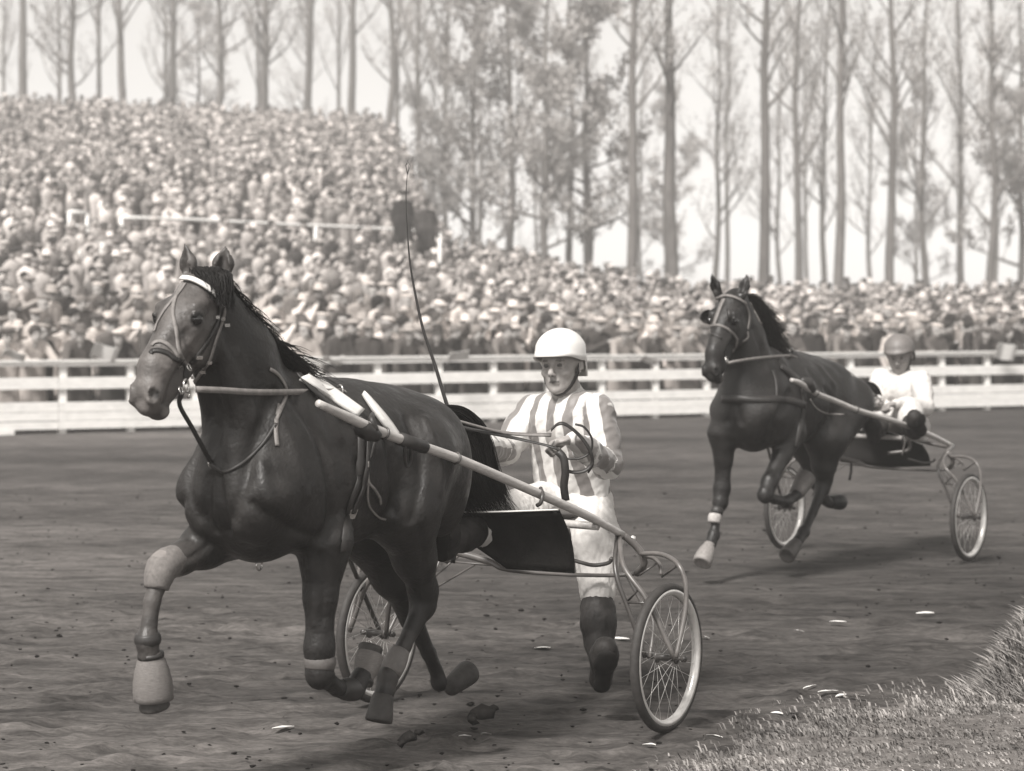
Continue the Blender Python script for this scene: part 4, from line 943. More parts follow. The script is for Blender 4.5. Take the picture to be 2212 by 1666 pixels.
wp = [R1.q(1003, 962, 10.15), R1.q(985, 925, 10.15), R1.q(964, 870, 10.15), R1.q(940, 790, 10.15), R1.q(915, 715, 10.15), R1.q(898, 640, 10.15), R1.q(886, 570, 10.15), R1.q(880, 500, 10.15), R1.q(877, 430, 10.15), R1.q(880, 372, 10.15)]
wl_ = [R1.wpt(p_) for p_ in wp]
whip = obj('whip', None, None, 'long thin black driving whip held upright above the horse rump', None, 'whip'); whip.location = wl_[0]
wl_ = [p_ - wl_[0] for p_ in wl_]
obj('stock', MB().tube(wl_, [.009, .009, .0085, .0075, .0065, .0055, .0042, .0030, .0020, .0014], 8, 5).mesh('stock', M_leather), whip)
obj('grip', MB().tube([wl_[0], wl_[1], wl_[2].lerp(wl_[1], .1)], .013, 8, 3).mesh('grip', M_leather2), whip)
ps = [[wl_[-1] + Vector((0, 0, -.01)), wl_[-1] + Vector((rnd.uniform(-.01, .02), 0, .03)), wl_[-1] + Vector((rnd.uniform(-.02, .03), rnd.uniform(-.02, .02), .06))] for _ in range(5)]
obj('lash', hair(ps, .0018).mesh('lash', M_leather), whip)
# second rein and harness saddle
rein2 = obj('reins', None, None, 'leather reins of the following horse, from its bit to the driver in white', None, 'reins'); rein2.location = R2.wpt((1.4, 0, 0)); rein2.rotation_euler = (0, 0, R2.rot)
a_ = sp([R2.p(*cz6(460, 905), .09), R2.p(*cz6(560, 885), .14), R2.p(*cz6(700, 865), .17), R2.p(*cz6(850, 850), .17), R2.p(*cz6(1040, 838), .12)], 5)
obj('near_rein', MB().ribbon(a_, [Vector((.3, .95, 0))] * len(a_), .020, .008).mesh('near_rein', M_leather2), rein2)
a_ = sp([R2.p(*cz6(1040, 838), .12), R2.p(*cz6(1200, 905), .15), R2.p(*cz6(1400, 980), .17), R2.p(*cz6(1600, 1040), .17), R2.q(1905, 868, 17.2)], 5)
obj('near_rein', MB().ribbon(a_, [Vector((.1, .6, .8))] * len(a_), .017, .006).mesh('near_rein', M_leather2), rein2)
a_ = sp([R2.p(*cz6(1040, 800), .02), R2.p(*cz6(1200, 850), .03), R2.p(*cz6(1400, 930), .06), R2.p(*cz6(1560, 985), .1), R2.q(1900, 862, 17.35)], 5)
obj('far_rein', MB().ribbon(a_, [Vector((.1, .6, .8))] * len(a_), .017, .006).mesh('far_rein', M_leather2), rein2)
settle(rein2, offr)
for cc in (cz6(1040, 800), cz6(1060, 845)):
    o = obj('saddle_ring', MB().torus(Matrix.Translation(R2.p(*cc, .06)), .022, .005, 16, 6).mesh('saddle_ring', M_steel), G2)
# ------------------------------------------------------------------ ground, bank, fence
P0 = Vector((-7.8, 35.2, 0)); EA = Vector((.8755, .4832, 0)).normalized(); NB = Vector((-EA.y, EA.x, 0))
def lerp(a, b, t): return a + (b - a) * t
def bdist(X, Y): return (X - P0.x) * NB.x + (Y - P0.y) * NB.y
def bank_prof(X, Y):
    q = X + .0412 * (Y - 80); return np.interp(q, [-5.2, -4.0, -2.2, 5.5], [.150, .142, .088, .050]), np.interp(q, [-5.2, -4.0, -2.2, 5.5], [74, 66, 36, 28])
def bank_h(X, Y):
    X = np.asarray(X, float); Y = np.asarray(Y, float); b = bdist(X, Y)
    s_, bm = bank_prof(X, Y)
    return s_ * np.clip(b - 2.0, 0, bm) * smoothstep(1.5, 5, b)
def grass_line(X): return np.interp(X, [-.2, .59, 1.02, 1.49, 2.23, 3.2, 5], [7.2, 9.0, 10.1, 10.65, 11.15, 11.8, 12.6])
def dirt_mat():
    m, nd, lk, b = new_mat('track_dirt'); b.inputs['Roughness'].default_value = .95; b.inputs['Specular IOR Level'].default_value = .15
    tc = N(nd, 'TexCoord')
    def nz(sc, stretch, det=8, ro=.6, dist=0):
        mp = N(nd, 'Mapping'); mp.inputs['Scale'].default_value = stretch; mp.inputs['Rotation'].default_value = (0, 0, .04); lk.new(tc.outputs['Object'], mp.inputs[0])
        n_ = N(nd, 'TexNoise'); n_.inputs['Scale'].default_value = sc; n_.inputs['Detail'].default_value = det; n_.inputs['Roughness'].default_value = ro; n_.inputs['Distortion'].default_value = dist
        lk.new(mp.outputs[0], n_.inputs['Vector']); return n_
    a = nz(7, (.30, 1.0, 1), 10, .68, .3); c = nz(.7, (.35, 1, 1), 4, .5); d = nz(45, (.45, 1, 1), 5, .7)
    r1 = N(nd, 'MapRange'); r1.inputs[1].default_value = .32; r1.inputs[2].default_value = .70; r1.inputs[3].default_value = .34; r1.inputs[4].default_value = 1.7; lk.new(a.outputs[0], r1.inputs[0])
    r2 = N(nd, 'MapRange'); r2.inputs[1].default_value = .3; r2.inputs[2].default_value = .7; r2.inputs[3].default_value = .62; r2.inputs[4].default_value = 1.34; lk.new(c.outputs[0], r2.inputs[0])
    r3 = N(nd, 'MapRange'); r3.inputs[1].default_value = .3; r3.inputs[2].default_value = .7; r3.inputs[3].default_value = .6; r3.inputs[4].default_value = 1.4; lk.new(d.outputs[0], r3.inputs[0])
    m1 = N(nd, 'Math', operation='MULTIPLY'); m2 = N(nd, 'Math', operation='MULTIPLY'); lk.new(r1.outputs[0], m1.inputs[0]); lk.new(r2.outputs[0], m1.inputs[1]); lk.new(m1.outputs[0], m2.inputs[0]); lk.new(r3.outputs[0], m2.inputs[1])
    # raked sand is paler towards the outer fence and on the left
    mx = N(nd, 'MixRGB', blend_type='MULTIPLY'); mx.inputs[0].default_value = 1; lk.new(m2.outputs[0], mx.inputs[2])
    at = N(nd, 'Attribute', attribute_name='tone'); rm = N(nd, 'MixRGB'); rm.inputs[1].default_value = grey(.023); rm.inputs[2].default_value = grey(.102); lk.new(at.outputs['Fac'], rm.inputs[0]); lk.new(rm.outputs[0], mx.inputs[1])
    lk.new(mx.outputs[0], b.inputs['Base Color'])
    bp = N(nd, 'Bump'); bp.inputs['Strength'].default_value = .8; bp.inputs['Distance'].default_value = .035; lk.new(a.outputs[0], bp.inputs['Height'])
    b2 = N(nd, 'Bump'); b2.inputs['Strength'].default_value = .5; b2.inputs['Distance'].default_value = .008; lk.new(d.outputs[0], b2.inputs['Height']); lk.new(bp.outputs[0], b2.inputs['Normal']); lk.new(b2.outputs[0], b.inputs['Normal'])
    return m
M_dirt = dirt_mat(); M_ground = mat('trodden_earth', .055, .95, .3, 3, .2, .1)
def grid_mesh(name, xs, ys, zf, m, tone=None):
    X, Y = np.meshgrid(xs, ys, indexing='ij'); Z = zf(X, Y); V = np.stack([X, Y, Z], -1).reshape(-1, 3); n, k = X.shape
    I = np.arange(n * k).reshape(n, k); Fc = np.stack([I[:-1, :-1], I[1:, :-1], I[1:, 1:], I[:-1, 1:]], -1).reshape(-1, 4)
    return mesh_of(name, V, Fc, True, m, {'tone': tone(X, Y).ravel()} if tone else None)
obj('ground', grid_mesh('ground', np.linspace(-300, 300, 31), np.linspace(-50, 340, 31), lambda X, Y: X * 0 - .06, M_ground), kind='structure')
def track_z(X, Y):
    P = np.stack([X.ravel() * .45, Y.ravel(), X.ravel() * 0], 1); z = .010 * snoise(P, 9, 11) + .008 * snoise(P, 23, 12) + .004 * snoise(P, 50, 13)
    z = z.reshape(X.shape); g = np.random.RandomState(31)
    x0 = X[:, 0]; y0 = Y[0]
    for _ in range(620):                                   # hoof dents and wheel scuffs
        yy = g.uniform(6.5, 15); xx = g.uniform(-.26, .26) * yy; w_, l_ = g.uniform(.05, .09), g.uniform(.06, .18); i0, i1 = np.searchsorted(x0, [xx - 3 * l_, xx + 3 * l_]); j0, j1 = np.searchsorted(y0, [yy - 3 * w_, yy + 3 * w_])
        if i1 - i0 < 2 or j1 - j0 < 2: continue
        r2 = ((X[i0:i1, j0:j1] - xx) / l_) ** 2 + ((Y[i0:i1, j0:j1] - yy) / w_) ** 2
        z[i0:i1, j0:j1] += -.020 * np.exp(-r2 * 1.4) + .012 * np.exp(-(np.sqrt(r2) - 1.3) ** 2 * 5)
    return z * smoothstep(45, 15, Y)
def track_tone(X, Y):
    b = bdist(X, Y); P = np.stack([X.ravel() * .3, Y.ravel(), X.ravel() * 0], 1); nn = snoise(P, .9, 17).reshape(X.shape)
    return np.clip(.50 + .12 * nn - .085 * X * smoothstep(30, 9, Y) + .35 * smoothstep(-6, -1.2, b) * smoothstep(4, -8, X) - .22 * smoothstep(4, 10, X) * smoothstep(20, 35, Y), 0, 1)
xs = np.concatenate([np.arange(-26, -5, .35), np.arange(-5, 5, .045), np.arange(5, 34, .35)]); ys = np.concatenate([np.arange(3.5, 15, .045), np.arange(15, 24, .12), np.arange(24, 64, .4)])
obj('track', grid_mesh('track', xs, ys, track_z, M_dirt, track_tone), kind='structure')
bx = np.linspace(-70, 90, 121); by = np.linspace(28, 230, 121)
obj('bank', grid_mesh('bank', bx, by, lambda X, Y: np.where(bdist(X, Y) > 1.2, bank_h(X, Y) + .012, -.3), M_ground), kind='structure')
M_paint = mat('white_fence_paint', .78, .6, .13, 5, .15, .3, stretch=(1, 1, 3), bscale=40)
fence = obj('track_fence', None, None, 'long white board fence between the dirt track and the crowd', None, 'fence'); fence.location = P0; fence.rotation_euler = (0, 0, math.atan2(EA.y, EA.x))
fr = random.Random(5)
post = MB().box((-.055, .02, -.1), (.055, .12, 1.09)).mesh('post', M_paint, False)
a0_, a1_ = -9.0, 34.0; nseg = 13; L_ = (a1_ - a0_) / nseg
k = a0_ + .3
while k < a1_:
    o = obj('post', post, fence); o.location = (k + fr.uniform(-.03, .03), 0, 0); o.rotation_euler = (0, fr.uniform(-.012, .012), 0); k += 1.08
board = {}
for nm, z0, z1, y0 in (('top_rail', 1.035, 1.10, -.025), ('middle_rail', .68, .86, -.02), ('lower_board', .335, .485, -.02), ('lower_board', .20, .330, -.02), ('lower_board', .075, .195, -.02)):
    me = MB().box((0.004, y0, z0), (L_ - .004, .018, z1)).mesh(nm, M_paint, False)
    for i in range(nseg):
        o = obj(nm, me, fence); o.location = (a0_ + i * L_, fr.uniform(-.003, .003), fr.uniform(-.008, .008)); o.rotation_euler = (0, fr.uniform(-.0015, .0015), 0)
capm = MB().box((0.004, -.05, 1.103), (L_ - .004, .13, 1.135)).mesh('cap_board', M_paint, False)
for i in range(nseg): o = obj('cap_board', capm, fence); o.location = (a0_ + i * L_, 0, fr.uniform(-.006, .006))
# wide white block at the fence foot on the far left
mm = MB().box((-.55, -.03, -.05), (.55, .016, .075)).mesh('foot_board', M_paint, False); o = obj('foot_board', mm, fence); o.location = (-.32, 0, 0)

# rail high in the crowd
ra = obj('barrier_rail', None, None, 'long thin white rail running through the upper part of the crowd', None, 'railing')
rp = [px(262, 470, 57), px(400, 474, 58), px(600, 484, 60), px(800, 493, 62), px(950, 502, 63.5)]
ra.location = (rp[0].x, rp[0].y, float(bank_h(rp[0].x, rp[0].y))); q0 = Vector(ra.location)
obj('rail', MB().tube([p_ - q0 for p_ in rp], .045, 8, 3).mesh('rail', M_paint), ra)
for p_ in (rp[0], rp[1].lerp(rp[2], .3), rp[2].lerp(rp[3], .4), rp[4]):
    b_ = float(bank_h(p_.x, p_.y)); obj('post', MB().tube([(0, 0, 0), (0, 0, p_.z - b_)], .05, 8).mesh('post', M_paint), ra).location = Vector((p_.x, p_.y, b_)) - q0
rb = obj('barrier_gate', None, None, 'short white barrier frame in the crowd left of the long rail', None, 'railing')
g0, g1 = px(150, 457, 56), px(188, 461, 56.3); zb = float(bank_h(g0.x, g0.y)); rb.location = (g0.x, g0.y, zb); q0 = Vector(rb.location)
for a, b in ((g0, g1), (px(158, 488, 56), px(188, 490, 56.3))): obj('rail', MB().tube([a - q0, b - q0], .05, 8).mesh('rail', M_paint), rb)
for a in (g0, g1): obj('post', MB().tube([Vector((a.x, a.y, zb)) - q0, a - q0], .05, 8).mesh('post', M_paint), rb)

# the air itself
hm_, hn_, hk_, hb_ = new_mat('haze'); hn_.remove(hb_)
pv = hn_.new('ShaderNodeVolumePrincipled'); pv.inputs['Density'].default_value = .0033; pv.inputs['Color'].default_value = (.97, .95, .93, 1); pv.inputs['Anisotropy'].default_value = .2
hk_.new(pv.outputs[0], [n_ for n_ in hn_ if n_.type == 'OUTPUT_MATERIAL'][0].inputs['Volume'])
obj('haze', MB().box((-310, -60, -1.2), (310, 350, 46)).mesh('haze', hm_, False), None, 'pale haze in the air over the racecourse', 'stuff')
# ------------------------------------------------------------------ the crowd
cr = random.Random(21)
M_cskin = mat('crowd_skin', .36, .6, .1, 20, 0, .3, attr='tone'); TT = (1, .93, .885, 1); M_coatc = mat('coat_cloth', 1.0, .9, .12, 6, .3, .15, objcol=True, bscale=25, dist=.02, tint=TT)
M_hatc = mat('headwear', 1.0, .85, .1, 20, .1, .2, objcol=True, tint=TT)
def person_meshes(i, arms, hat, lean=0, female=False):
    """front faces -y; arms: hand targets"""
    lo, hi = (-.48, -.62, -.02), (.48, .35, 2.05)
    fb = Field((-.48, -.62, .02), hi, .024); H = Vector((0, -.03 - lean, 1.60 - lean * .3))
    f, l, u = frame((0, -1, -.06)); W, f, l, u = head_h(fb, H, f, u, 1.04, False)
    fb.cone(tuple(H + f * .095 + u * .0), tuple(H + f * .112 - u * .028), .014, .018, .015)
    for q in (1, -1): fb.ell(tuple(H + f * .094 + l * .032 * q + u * .006), (.018, .02, .014), .012, None, True)
    fb.chain([(0, -lean * .5, 1.42), (0, 0, 1.0), (0, 0, .85)], [.055, .06, .06], .03)
    for q in (1, -1): fb.chain([(.10 * q, 0, .88), (.11 * q, -.02, .48), (.11 * q, .02, .09), (.12 * q, -.12, .05)], [.085, .06, .042, .04], .03)
    sh = [(-.17, -lean * .6, 1.40), (.17, -lean * .6, 1.40)]
    for q, (el, hd) in enumerate(arms):
        fb.chain([sh[q], el, hd], [.045, .035, .03], .02); d = (Vector(hd) - Vector(el)).normalized(); fb.cone(hd, tuple(Vector(hd) + d * .09), .036, .03, .02)
    V, Fc = fb.surf(); V = relax(V, Fc, 1)
    t = np.ones(len(V)); Lc = (V - np.array(H)); 
    for q in (1, -1): t[(np.abs(Lc[:, 0] - .034 * q) < .021) & (np.abs(Lc[:, 2] - .004) < .017) & (Lc[:, 1] < -.06)] = .35
    t[(np.abs(Lc[:, 0]) < .03) & (np.abs(Lc[:, 2] + .068) < .012) & (Lc[:, 1] < -.06)] = .5
    t[V[:, 2] < .9] = .10
    body = mesh_of('body', V, Fc, True, M_cskin, {'tone': t})
    fc = Field(lo, hi, .027); fl = ((0, 1, 0), 1.35)
    for q in (1, -1): fc.chain([(.09 * q, -lean * .5, 1.33), (.08 * q, 0, 1.0), (.11 * q, 0, .55 if not female else .5)], [.125, .14, .17 if female else .15], .06, fl)
    fc.chain([(-.18, -lean * .6, 1.39), (0, -lean * .7, 1.46), (.18, -lean * .6, 1.39)], [.068, .075, .068], .04)
    for q, (el, hd) in enumerate(arms): fc.chain([sh[q], el, hd], [.072, .062, .048], .03)
    V, Fc = fc.surf(); V = relax(V, Fc, 1); V = V + (V - V.mean(0)) * (snoise(V, 12, i)[:, None] * .018); coat = mesh_of('coat', V, Fc, True, M_coatc)
    mb = MB(); c = H + u * .045; M = Matrix.Translation(c) @ Matrix((tuple(l) + (0,), tuple(f) + (0,), tuple(u) + (0,), (0, 0, 0, 1))).transposed()
    if hat == 'trilby': mb.lathe([(.004, .135), (.05, .135), (.082, .115), (.092, .06), (.098, .025), (.135, .012), (.158, .020), (.158, .012), (.10, .004), (.004, .0)], 20, M, .92, 1.12); nm = 'hat'
    elif hat == 'cap': mb.lathe([(.004, .095), (.07, .088), (.115, .062), (.128, .045), (.112, .028), (.1, .012), (.004, .006)], 20, M @ Matrix.Translation((0, .025, 0)), .95, 1.15); nm = 'flat_cap'
    elif hat == 'beret': mb.lathe([(.004, .088), (.07, .085), (.118, .062), (.122, .045), (.095, .025), (.085, .01), (.004, .008)], 20, M @ Matrix.Translation((.02, -.01, .01)) @ Matrix.Rotation(.2, 4, 'Y'), 1.05, 1.1); nm = 'beret'
    else:
        fh = Field(H - Vector((.2, .2, .25)), H + Vector((.2, .2, .22)), .02); r = [tuple(f), tuple(l), tuple(u)]
        g = 1.12 if hat == 'hair' else 1.2
        fh.ell(tuple(H + u * .048 - f * .018), (.108 * g, .088 * g, .10 * g), .01, r)
        if hat in ('scarf', 'bob'):
            fh.ell(tuple(H - u * .05 - f * .045), (.075, .095, .11), .03, r)
            fh.ell(tuple(H + f * .12 - u * .045), (.10, .062, .10), .015, r, True)
        else: fh.ell(tuple(H + f * .11 - u * .07), (.13, .12, .125), .015, r, True); fh.ell(tuple(H - u * .13), (.2, .2, .1), .01, r, True)
        V, Fc = fh.surf(); return body, coat, mesh_of('hair' if hat != 'scarf' else 'headscarf', relax(V, Fc, 1), Fc, True, M_hatc), {'hair': 'hair', 'scarf': 'headscarf', 'bob': 'hair'}[hat]
    return body, coat, mb.mesh(nm, M_hatc), nm
down = [((-.27, .02, 1.12), (-.26, -.10, .86)), ((.27, .02, 1.12), (.26, -.10, .86))]
fold = [((-.27, -.06, 1.14), (.04, -.24, 1.12)), ((.27, -.06, 1.14), (-.04, -.27, 1.17))]
rail_ = [((-.30, -.30, 1.13), (-.10, -.52, 1.15)), ((.30, -.30, 1.13), (.08, -.52, 1.15))]
clap = [((-.28, -.12, 1.16), (-.06, -.32, 1.30)), ((.28, -.12, 1.16), (.06, -.32, 1.30))]
wave = [((-.27, .02, 1.12), (-.24, -.12, .88)), ((.33, -.06, 1.36), (.30, -.12, 1.66))]
shade = [((-.33, -.14, 1.32), (-.10, -.16, 1.58)), ((.27, .0, 1.12), (.25, -.12, .9))]
defs = [(down, 'trilby', 0, False), (fold, 'hair', 0, False), (clap, 'cap', 0, False), (down, 'scarf', 0, True), (fold, 'beret', 0, False), (down, 'bob', 0, True), (wave, 'hair', 0, False), (down, 'cap', 0, False), (shade, 'trilby', 0, False),
        (rail_, 'hair', .14, False), (rail_, 'cap', .16, False), (rail_, 'scarf', .12, True), (rail_, 'trilby', .14, False)]
PV = [person_meshes(i, *d) for i, d in enumerate(defs)]
PW = ['standing', 'with folded arms', 'clapping', 'standing', 'with folded arms', 'standing', 'with a raised hand', 'standing', 'shading the eyes', 'leaning on the rail', 'leaning on the rail', 'leaning on the rail', 'leaning on the rail']
def tonew(c): return 'black' if c < .045 else 'dark grey' if c < .10 else 'mid grey' if c < .22 else 'light grey' if c < .42 else 'white'
def coat_tone(r=cr):
    x = r.random(); return r.uniform(.04, .08) if x < .10 else r.uniform(.09, .20) if x < .30 else r.uniform(.20, .40) if x < .58 else r.uniform(.40, .58) if x < .84 else r.uniform(.58, .72)
def hat_tone(kind, r=cr):
    if kind == 'hair': return r.choice([.02, .03, .05, .08, .16, .3])
    return r.choice([.04, .07, .12, .2, .32, .5, .65])
spots = []
b = .62; row = 0
while b < 73:
    st = .60 if row < 9 else .64; a = -34 + cr.uniform(0, st)
    while a < 74:
        p_ = P0 + EA * (a + cr.uniform(-.12, .12)) + NB * (b + cr.uniform(-.16, .16) * (row > 0)); u = CU + F * p_.x / p_.y
        bm = float(bank_prof(p_.x, p_.y)[1]) - 1
        dens = (.97 if row < 9 else .93 - .35 * (math.sin(p_.x * .9 + 2 * math.sin(p_.y * .31)) * math.sin(p_.y * .7 + p_.x * .2) > .55)) if row else .84
        if -480 < u < 2480 and b < bm and cr.random() < dens and not (18.4 < b < 21.4 and 130 < u < 960): spots.append((row, p_, u))
        a += st * cr.uniform(.9, 1.15)
    b += .80 if row < 9 else .84; row += 1
print('crowd', len(spots), 'rows', row)
marks = [(0, 'at the left edge'), (120, 'above the left end of the fence'), (240, 'left of the leading horse head'), (350, 'behind the leading horse face'), (480, 'behind the leading horse mane'), (600, 'just right of the leading mane'), (720, 'left of the upright whip'),
         (860, 'behind the upright whip'), (960, 'right of the whip'), (1080, 'left of the white helmet'), (1190, 'behind the white helmet'), (1290, 'right of the white helmet'), (1400, 'midway between the two horses'), (1500, 'left of the following horse head'),
         (1620, 'behind the following horse mane'), (1740, 'above the following horse back'), (1850, 'left of the grey helmet'), (1960, 'above the grey helmet'), (2040, 'right of the grey helmet'), (2140, 'at the right edge')]
rown = ['front', 'second', 'third', 'fourth', 'fifth', 'sixth', 'seventh', 'eighth', 'ninth', 'tenth', 'eleventh']
ind = sorted([s_ for s_ in spots if -20 < s_[2] < 2232], key=lambda s_: s_[0] * 1000 + s_[2])[:292]
indset = {id(s_) for s_ in ind}; used = set()
for s_ in ind:
    row, p_, u = s_; mk = [m_ for x_, m_ in marks if u >= x_ or x_ == 0][-1]
    for tr in range(60):
        v = cr.choice([9, 9, 10, 11, 12, 0, 4]) if row == 0 else cr.randrange(9); ct = coat_tone() if row > 1 or cr.random() < .3 else cr.uniform(.03, .12); ht = hat_tone(PV[v][3])
        hw = {'hair': 'bareheaded', 'headscarf': 'in a %s headscarf' % tonew(ht), 'hat': 'in a %s brimmed hat' % tonew(ht), 'flat_cap': 'in a %s flat cap' % tonew(ht), 'beret': 'in a %s beret' % tonew(ht)}[PV[v][3]]
        lab = '%s row, person in %s coat, %s, %s, %s' % (rown[row], tonew(ct), hw.replace('in a ', ''), PW[v], mk)
        lab = ' '.join(lab.split()[:16])
        if lab not in used: break
    used.add(lab)
    root = obj('person', None, None, lab, None, 'person', 'spectators behind the track fence')
    z = float(bank_h(p_.x, p_.y)) if bdist(p_.x, p_.y) > 1.2 else -.05
    root.location = (p_.x, p_.y, z); root.rotation_euler = (0, 0, math.atan2(NB.y, NB.x) - math.pi / 2 + .35 + cr.uniform(-.35, .35)); sc = cr.uniform(.92, 1.05); root.scale = (sc, sc, sc)
    if row == 0: root.rotation_euler = (0, 0, math.atan2(NB.y, NB.x) - math.pi / 2 + cr.uniform(-.12, .12)); root.scale = (1, 1, cr.uniform(.97, 1.02))
    o = obj('body', PV[v][0], root); o = obj('coat', PV[v][1], root); o.color = (ct, ct * .98, ct * .96, 1); o = obj(PV[v][3], PV[v][2], root); o.color = (ht, ht * .98, ht * .96, 1)
# everybody further back: one mass
def ico():
    import bmesh
    bm = bmesh.new(); bmesh.ops.create_icosphere(bm, subdivisions=1, radius=1); V = np.array([tuple(v.co) for v in bm.verts]); Fc = [tuple(v.index for v in f.verts) for f in bm.faces]; bm.free(); return V, np.array(Fc)
IV, IF = ico()
def tri_lathe(prof, n, sx, sy, z0=0, y0=0):
    V = [(r * math.cos(2 * math.pi * j / n) * sx, r * math.sin(2 * math.pi * j / n) * sy + y0, z + z0) for r, z in prof for j in range(n)]; Fc = []
    for i in range(len(prof) - 1):
        for j in range(n): a, b, c, d = i * n + j, i * n + (j + 1) % n, (i + 1) * n + (j + 1) % n, (i + 1) * n + j; Fc += [(a, b, c), (a, c, d)]
    return np.array(V), np.array(Fc)
parts_ = dict(head=(IV * np.array([.083, .10, .125]) + np.array([0, -.02, 1.59]), IF), coat=tri_lathe([(.16, .5), (.15, 1.0), (.20, 1.25), (.215, 1.36), (.13, 1.45), (.05, 1.5)], 9, 1.0, .62),
    hair=(IV * np.array([.095, .105, .095]) + np.array([0, .012, 1.645]), IF), hat=tri_lathe([(.155, 1.655), (.1, 1.665), (.095, 1.70), (.08, 1.77), (.01, 1.785)], 9, .95, 1.1, 0, -.01), cap=tri_lathe([(.11, 1.65), (.125, 1.68), (.10, 1.72), (.01, 1.735)], 9, .95, 1.1, 0, -.03))
AV, AF, AT = [], [], []; nb = 0
M_mass = mat('crowd_cloth', 1.0, .9, .15, 5, .2, .15, attr='tone', tint=TT)
rs = np.random.RandomState(3)
for s_ in spots:
    if id(s_) in indset: continue
    row, p_, u = s_; z = float(bank_h(p_.x, p_.y)) if bdist(p_.x, p_.y) > 1.2 else -.05; sc = rs.uniform(.9, 1.06); an = math.atan2(NB.y, NB.x) - math.pi / 2 + .3 + rs.uniform(-.5, .5); ca, sa_ = math.cos(an), math.sin(an)
    ht = cr.random(); items = [('head', .42 * rs.uniform(.85, 1.15)), ('coat', coat_tone())]
    items.append(('hair', hat_tone('hair')) if ht < .55 else ('hat', hat_tone('hat')) if ht < .78 else ('cap', hat_tone('cap')))
    if rs.rand() < .3: items.append(('arm', items[1][1]))
    for nm, t_ in items:
        if nm == 'arm':
            x_ = rs.choice([-1, 1]); V = IV * np.array([.05, .16, .05]) + np.array([.12 * x_, -.22, 1.2 + rs.rand() * .25]); Fc = IF
        else: V, Fc = parts_[nm]
        V = V * np.array([rs.uniform(.92, 1.08), 1, 1]); V = V * sc; V = np.stack([V[:, 0] * ca - V[:, 1] * sa_ + p_.x, V[:, 0] * sa_ + V[:, 1] * ca + p_.y, V[:, 2] + z], 1)
        AV.append(V); AF.append(Fc + nb); AT.append(np.full(len(V), t_)); nb += len(V)
obj('crowd', mesh_of('crowd', np.concatenate(AV), np.concatenate(AF), True, M_mass, {'tone': np.concatenate(AT)}), None, 'dense mass of spectators covering the bank behind the front rows', 'stuff', 'crowd')
# things held over the fence or in the crowd
def paper(u, v, Y, w, h, rot, lab, nm='newspaper', cat='newspaper'):
    p_ = px(u, v, Y); mb = MB(); n = 6
    V = []; 
    for s_ in (0, 1):
        for i in range(n):
            for j in range(2): x = (i / (n - 1) - .5) * w; V.append((x, .04 * math.sin(i * 1.1) + s_ * .006, (j - .5) * h + .015 * math.sin(i * 2)))
    Fc = [];
    for i in range(n - 1): a = i * 2; Fc += [(a, a + 2, a + 3, a + 1), (2 * n + a, 2 * n + a + 1, 2 * n + a + 3, 2 * n + a + 2), (a, 2 * n + a, 2 * n + a + 2, a + 2), (a + 1, a + 3, 2 * n + a + 3, 2 * n + a + 1)]
    Fc += [(0, 1, 2 * n + 1, 2 * n), (2 * n - 2, 4 * n - 2, 4 * n - 1, 2 * n - 1)]
    o = obj(nm, mb.add(V, Fc).mesh(nm, M_white, False), None, lab, None, cat, 'papers held by the front row'); o.location = p_; o.rotation_euler = rot
paper(226, 762, 35.6, .40, .24, (.5, .2, .5), 'white folded newspaper held above the rail, left of the leading horse muzzle')
paper(30, 768, 34.2, .34, .16, (.9, .1, .4), 'white paper lying on the rail at the far left')
paper(715, 780, 37.3, .36, .12, (1.0, .1, .5), 'white paper on the rail between the mane and the whip')
paper(990, 770, 38.6, .40, .20, (.7, -.3, .5), 'white paper held over the rail, left of the white helmet')
paper(1400, 778, 40.0, .34, .14, (.9, .1, .6), 'white paper on the rail right of the white helmet')
paper(2172, 760, 44.5, .45, .32, (.3, .1, .5), 'large white sheet held up at the right edge of the fence')
um = obj('umbrella', None, None, 'open white umbrella in the crowd above and left of the leading horse', None, 'umbrella'); pu = px(216, 545, 52.5); um.location = pu
obj('canopy', MB().lathe([(.01, .22), (.25, .19), (.45, .09), (.56, -.03), (.55, -.04), (.43, .07), (.24, .17), (.01, .20)], 8, Matrix.Rotation(.25, 4, 'X')).mesh('canopy', M_white, False), um)
obj('handle', MB().tube([(0, 0, .2), (0, .02, -.65)], .012, 6).mesh('handle', M_leather), um)
# a few people who stand out
for (u, v, Y, vv, ct, ht, lab) in ((62, 522, 52, 1, .72, .05, 'tall person in a white coat standing among the crowd at the upper left'), (870, 420, 60, 7, .035, .03, 'large dark figure standing above the upper rail beside the whip tip'),
        (920, 440, 61, 0, .07, .05, 'dark coated person in dark brimmed hat above the right end of the upper rail')):
    p_ = px(u, v, Y); root = obj('person', None, None, lab, None, 'person'); z = p_.z - 1.72; root.location = (p_.x, p_.y, z); root.rotation_euler = (0, 0, .5); root.scale = (1.12, 1.12, 1.05)
    obj('body', PV[vv][0], root); o = obj('coat', PV[vv][1], root); o.color = (ct, ct, ct, 1); o = obj(PV[vv][3], PV[vv][2], root); o.color = (ht, ht, ht, 1)
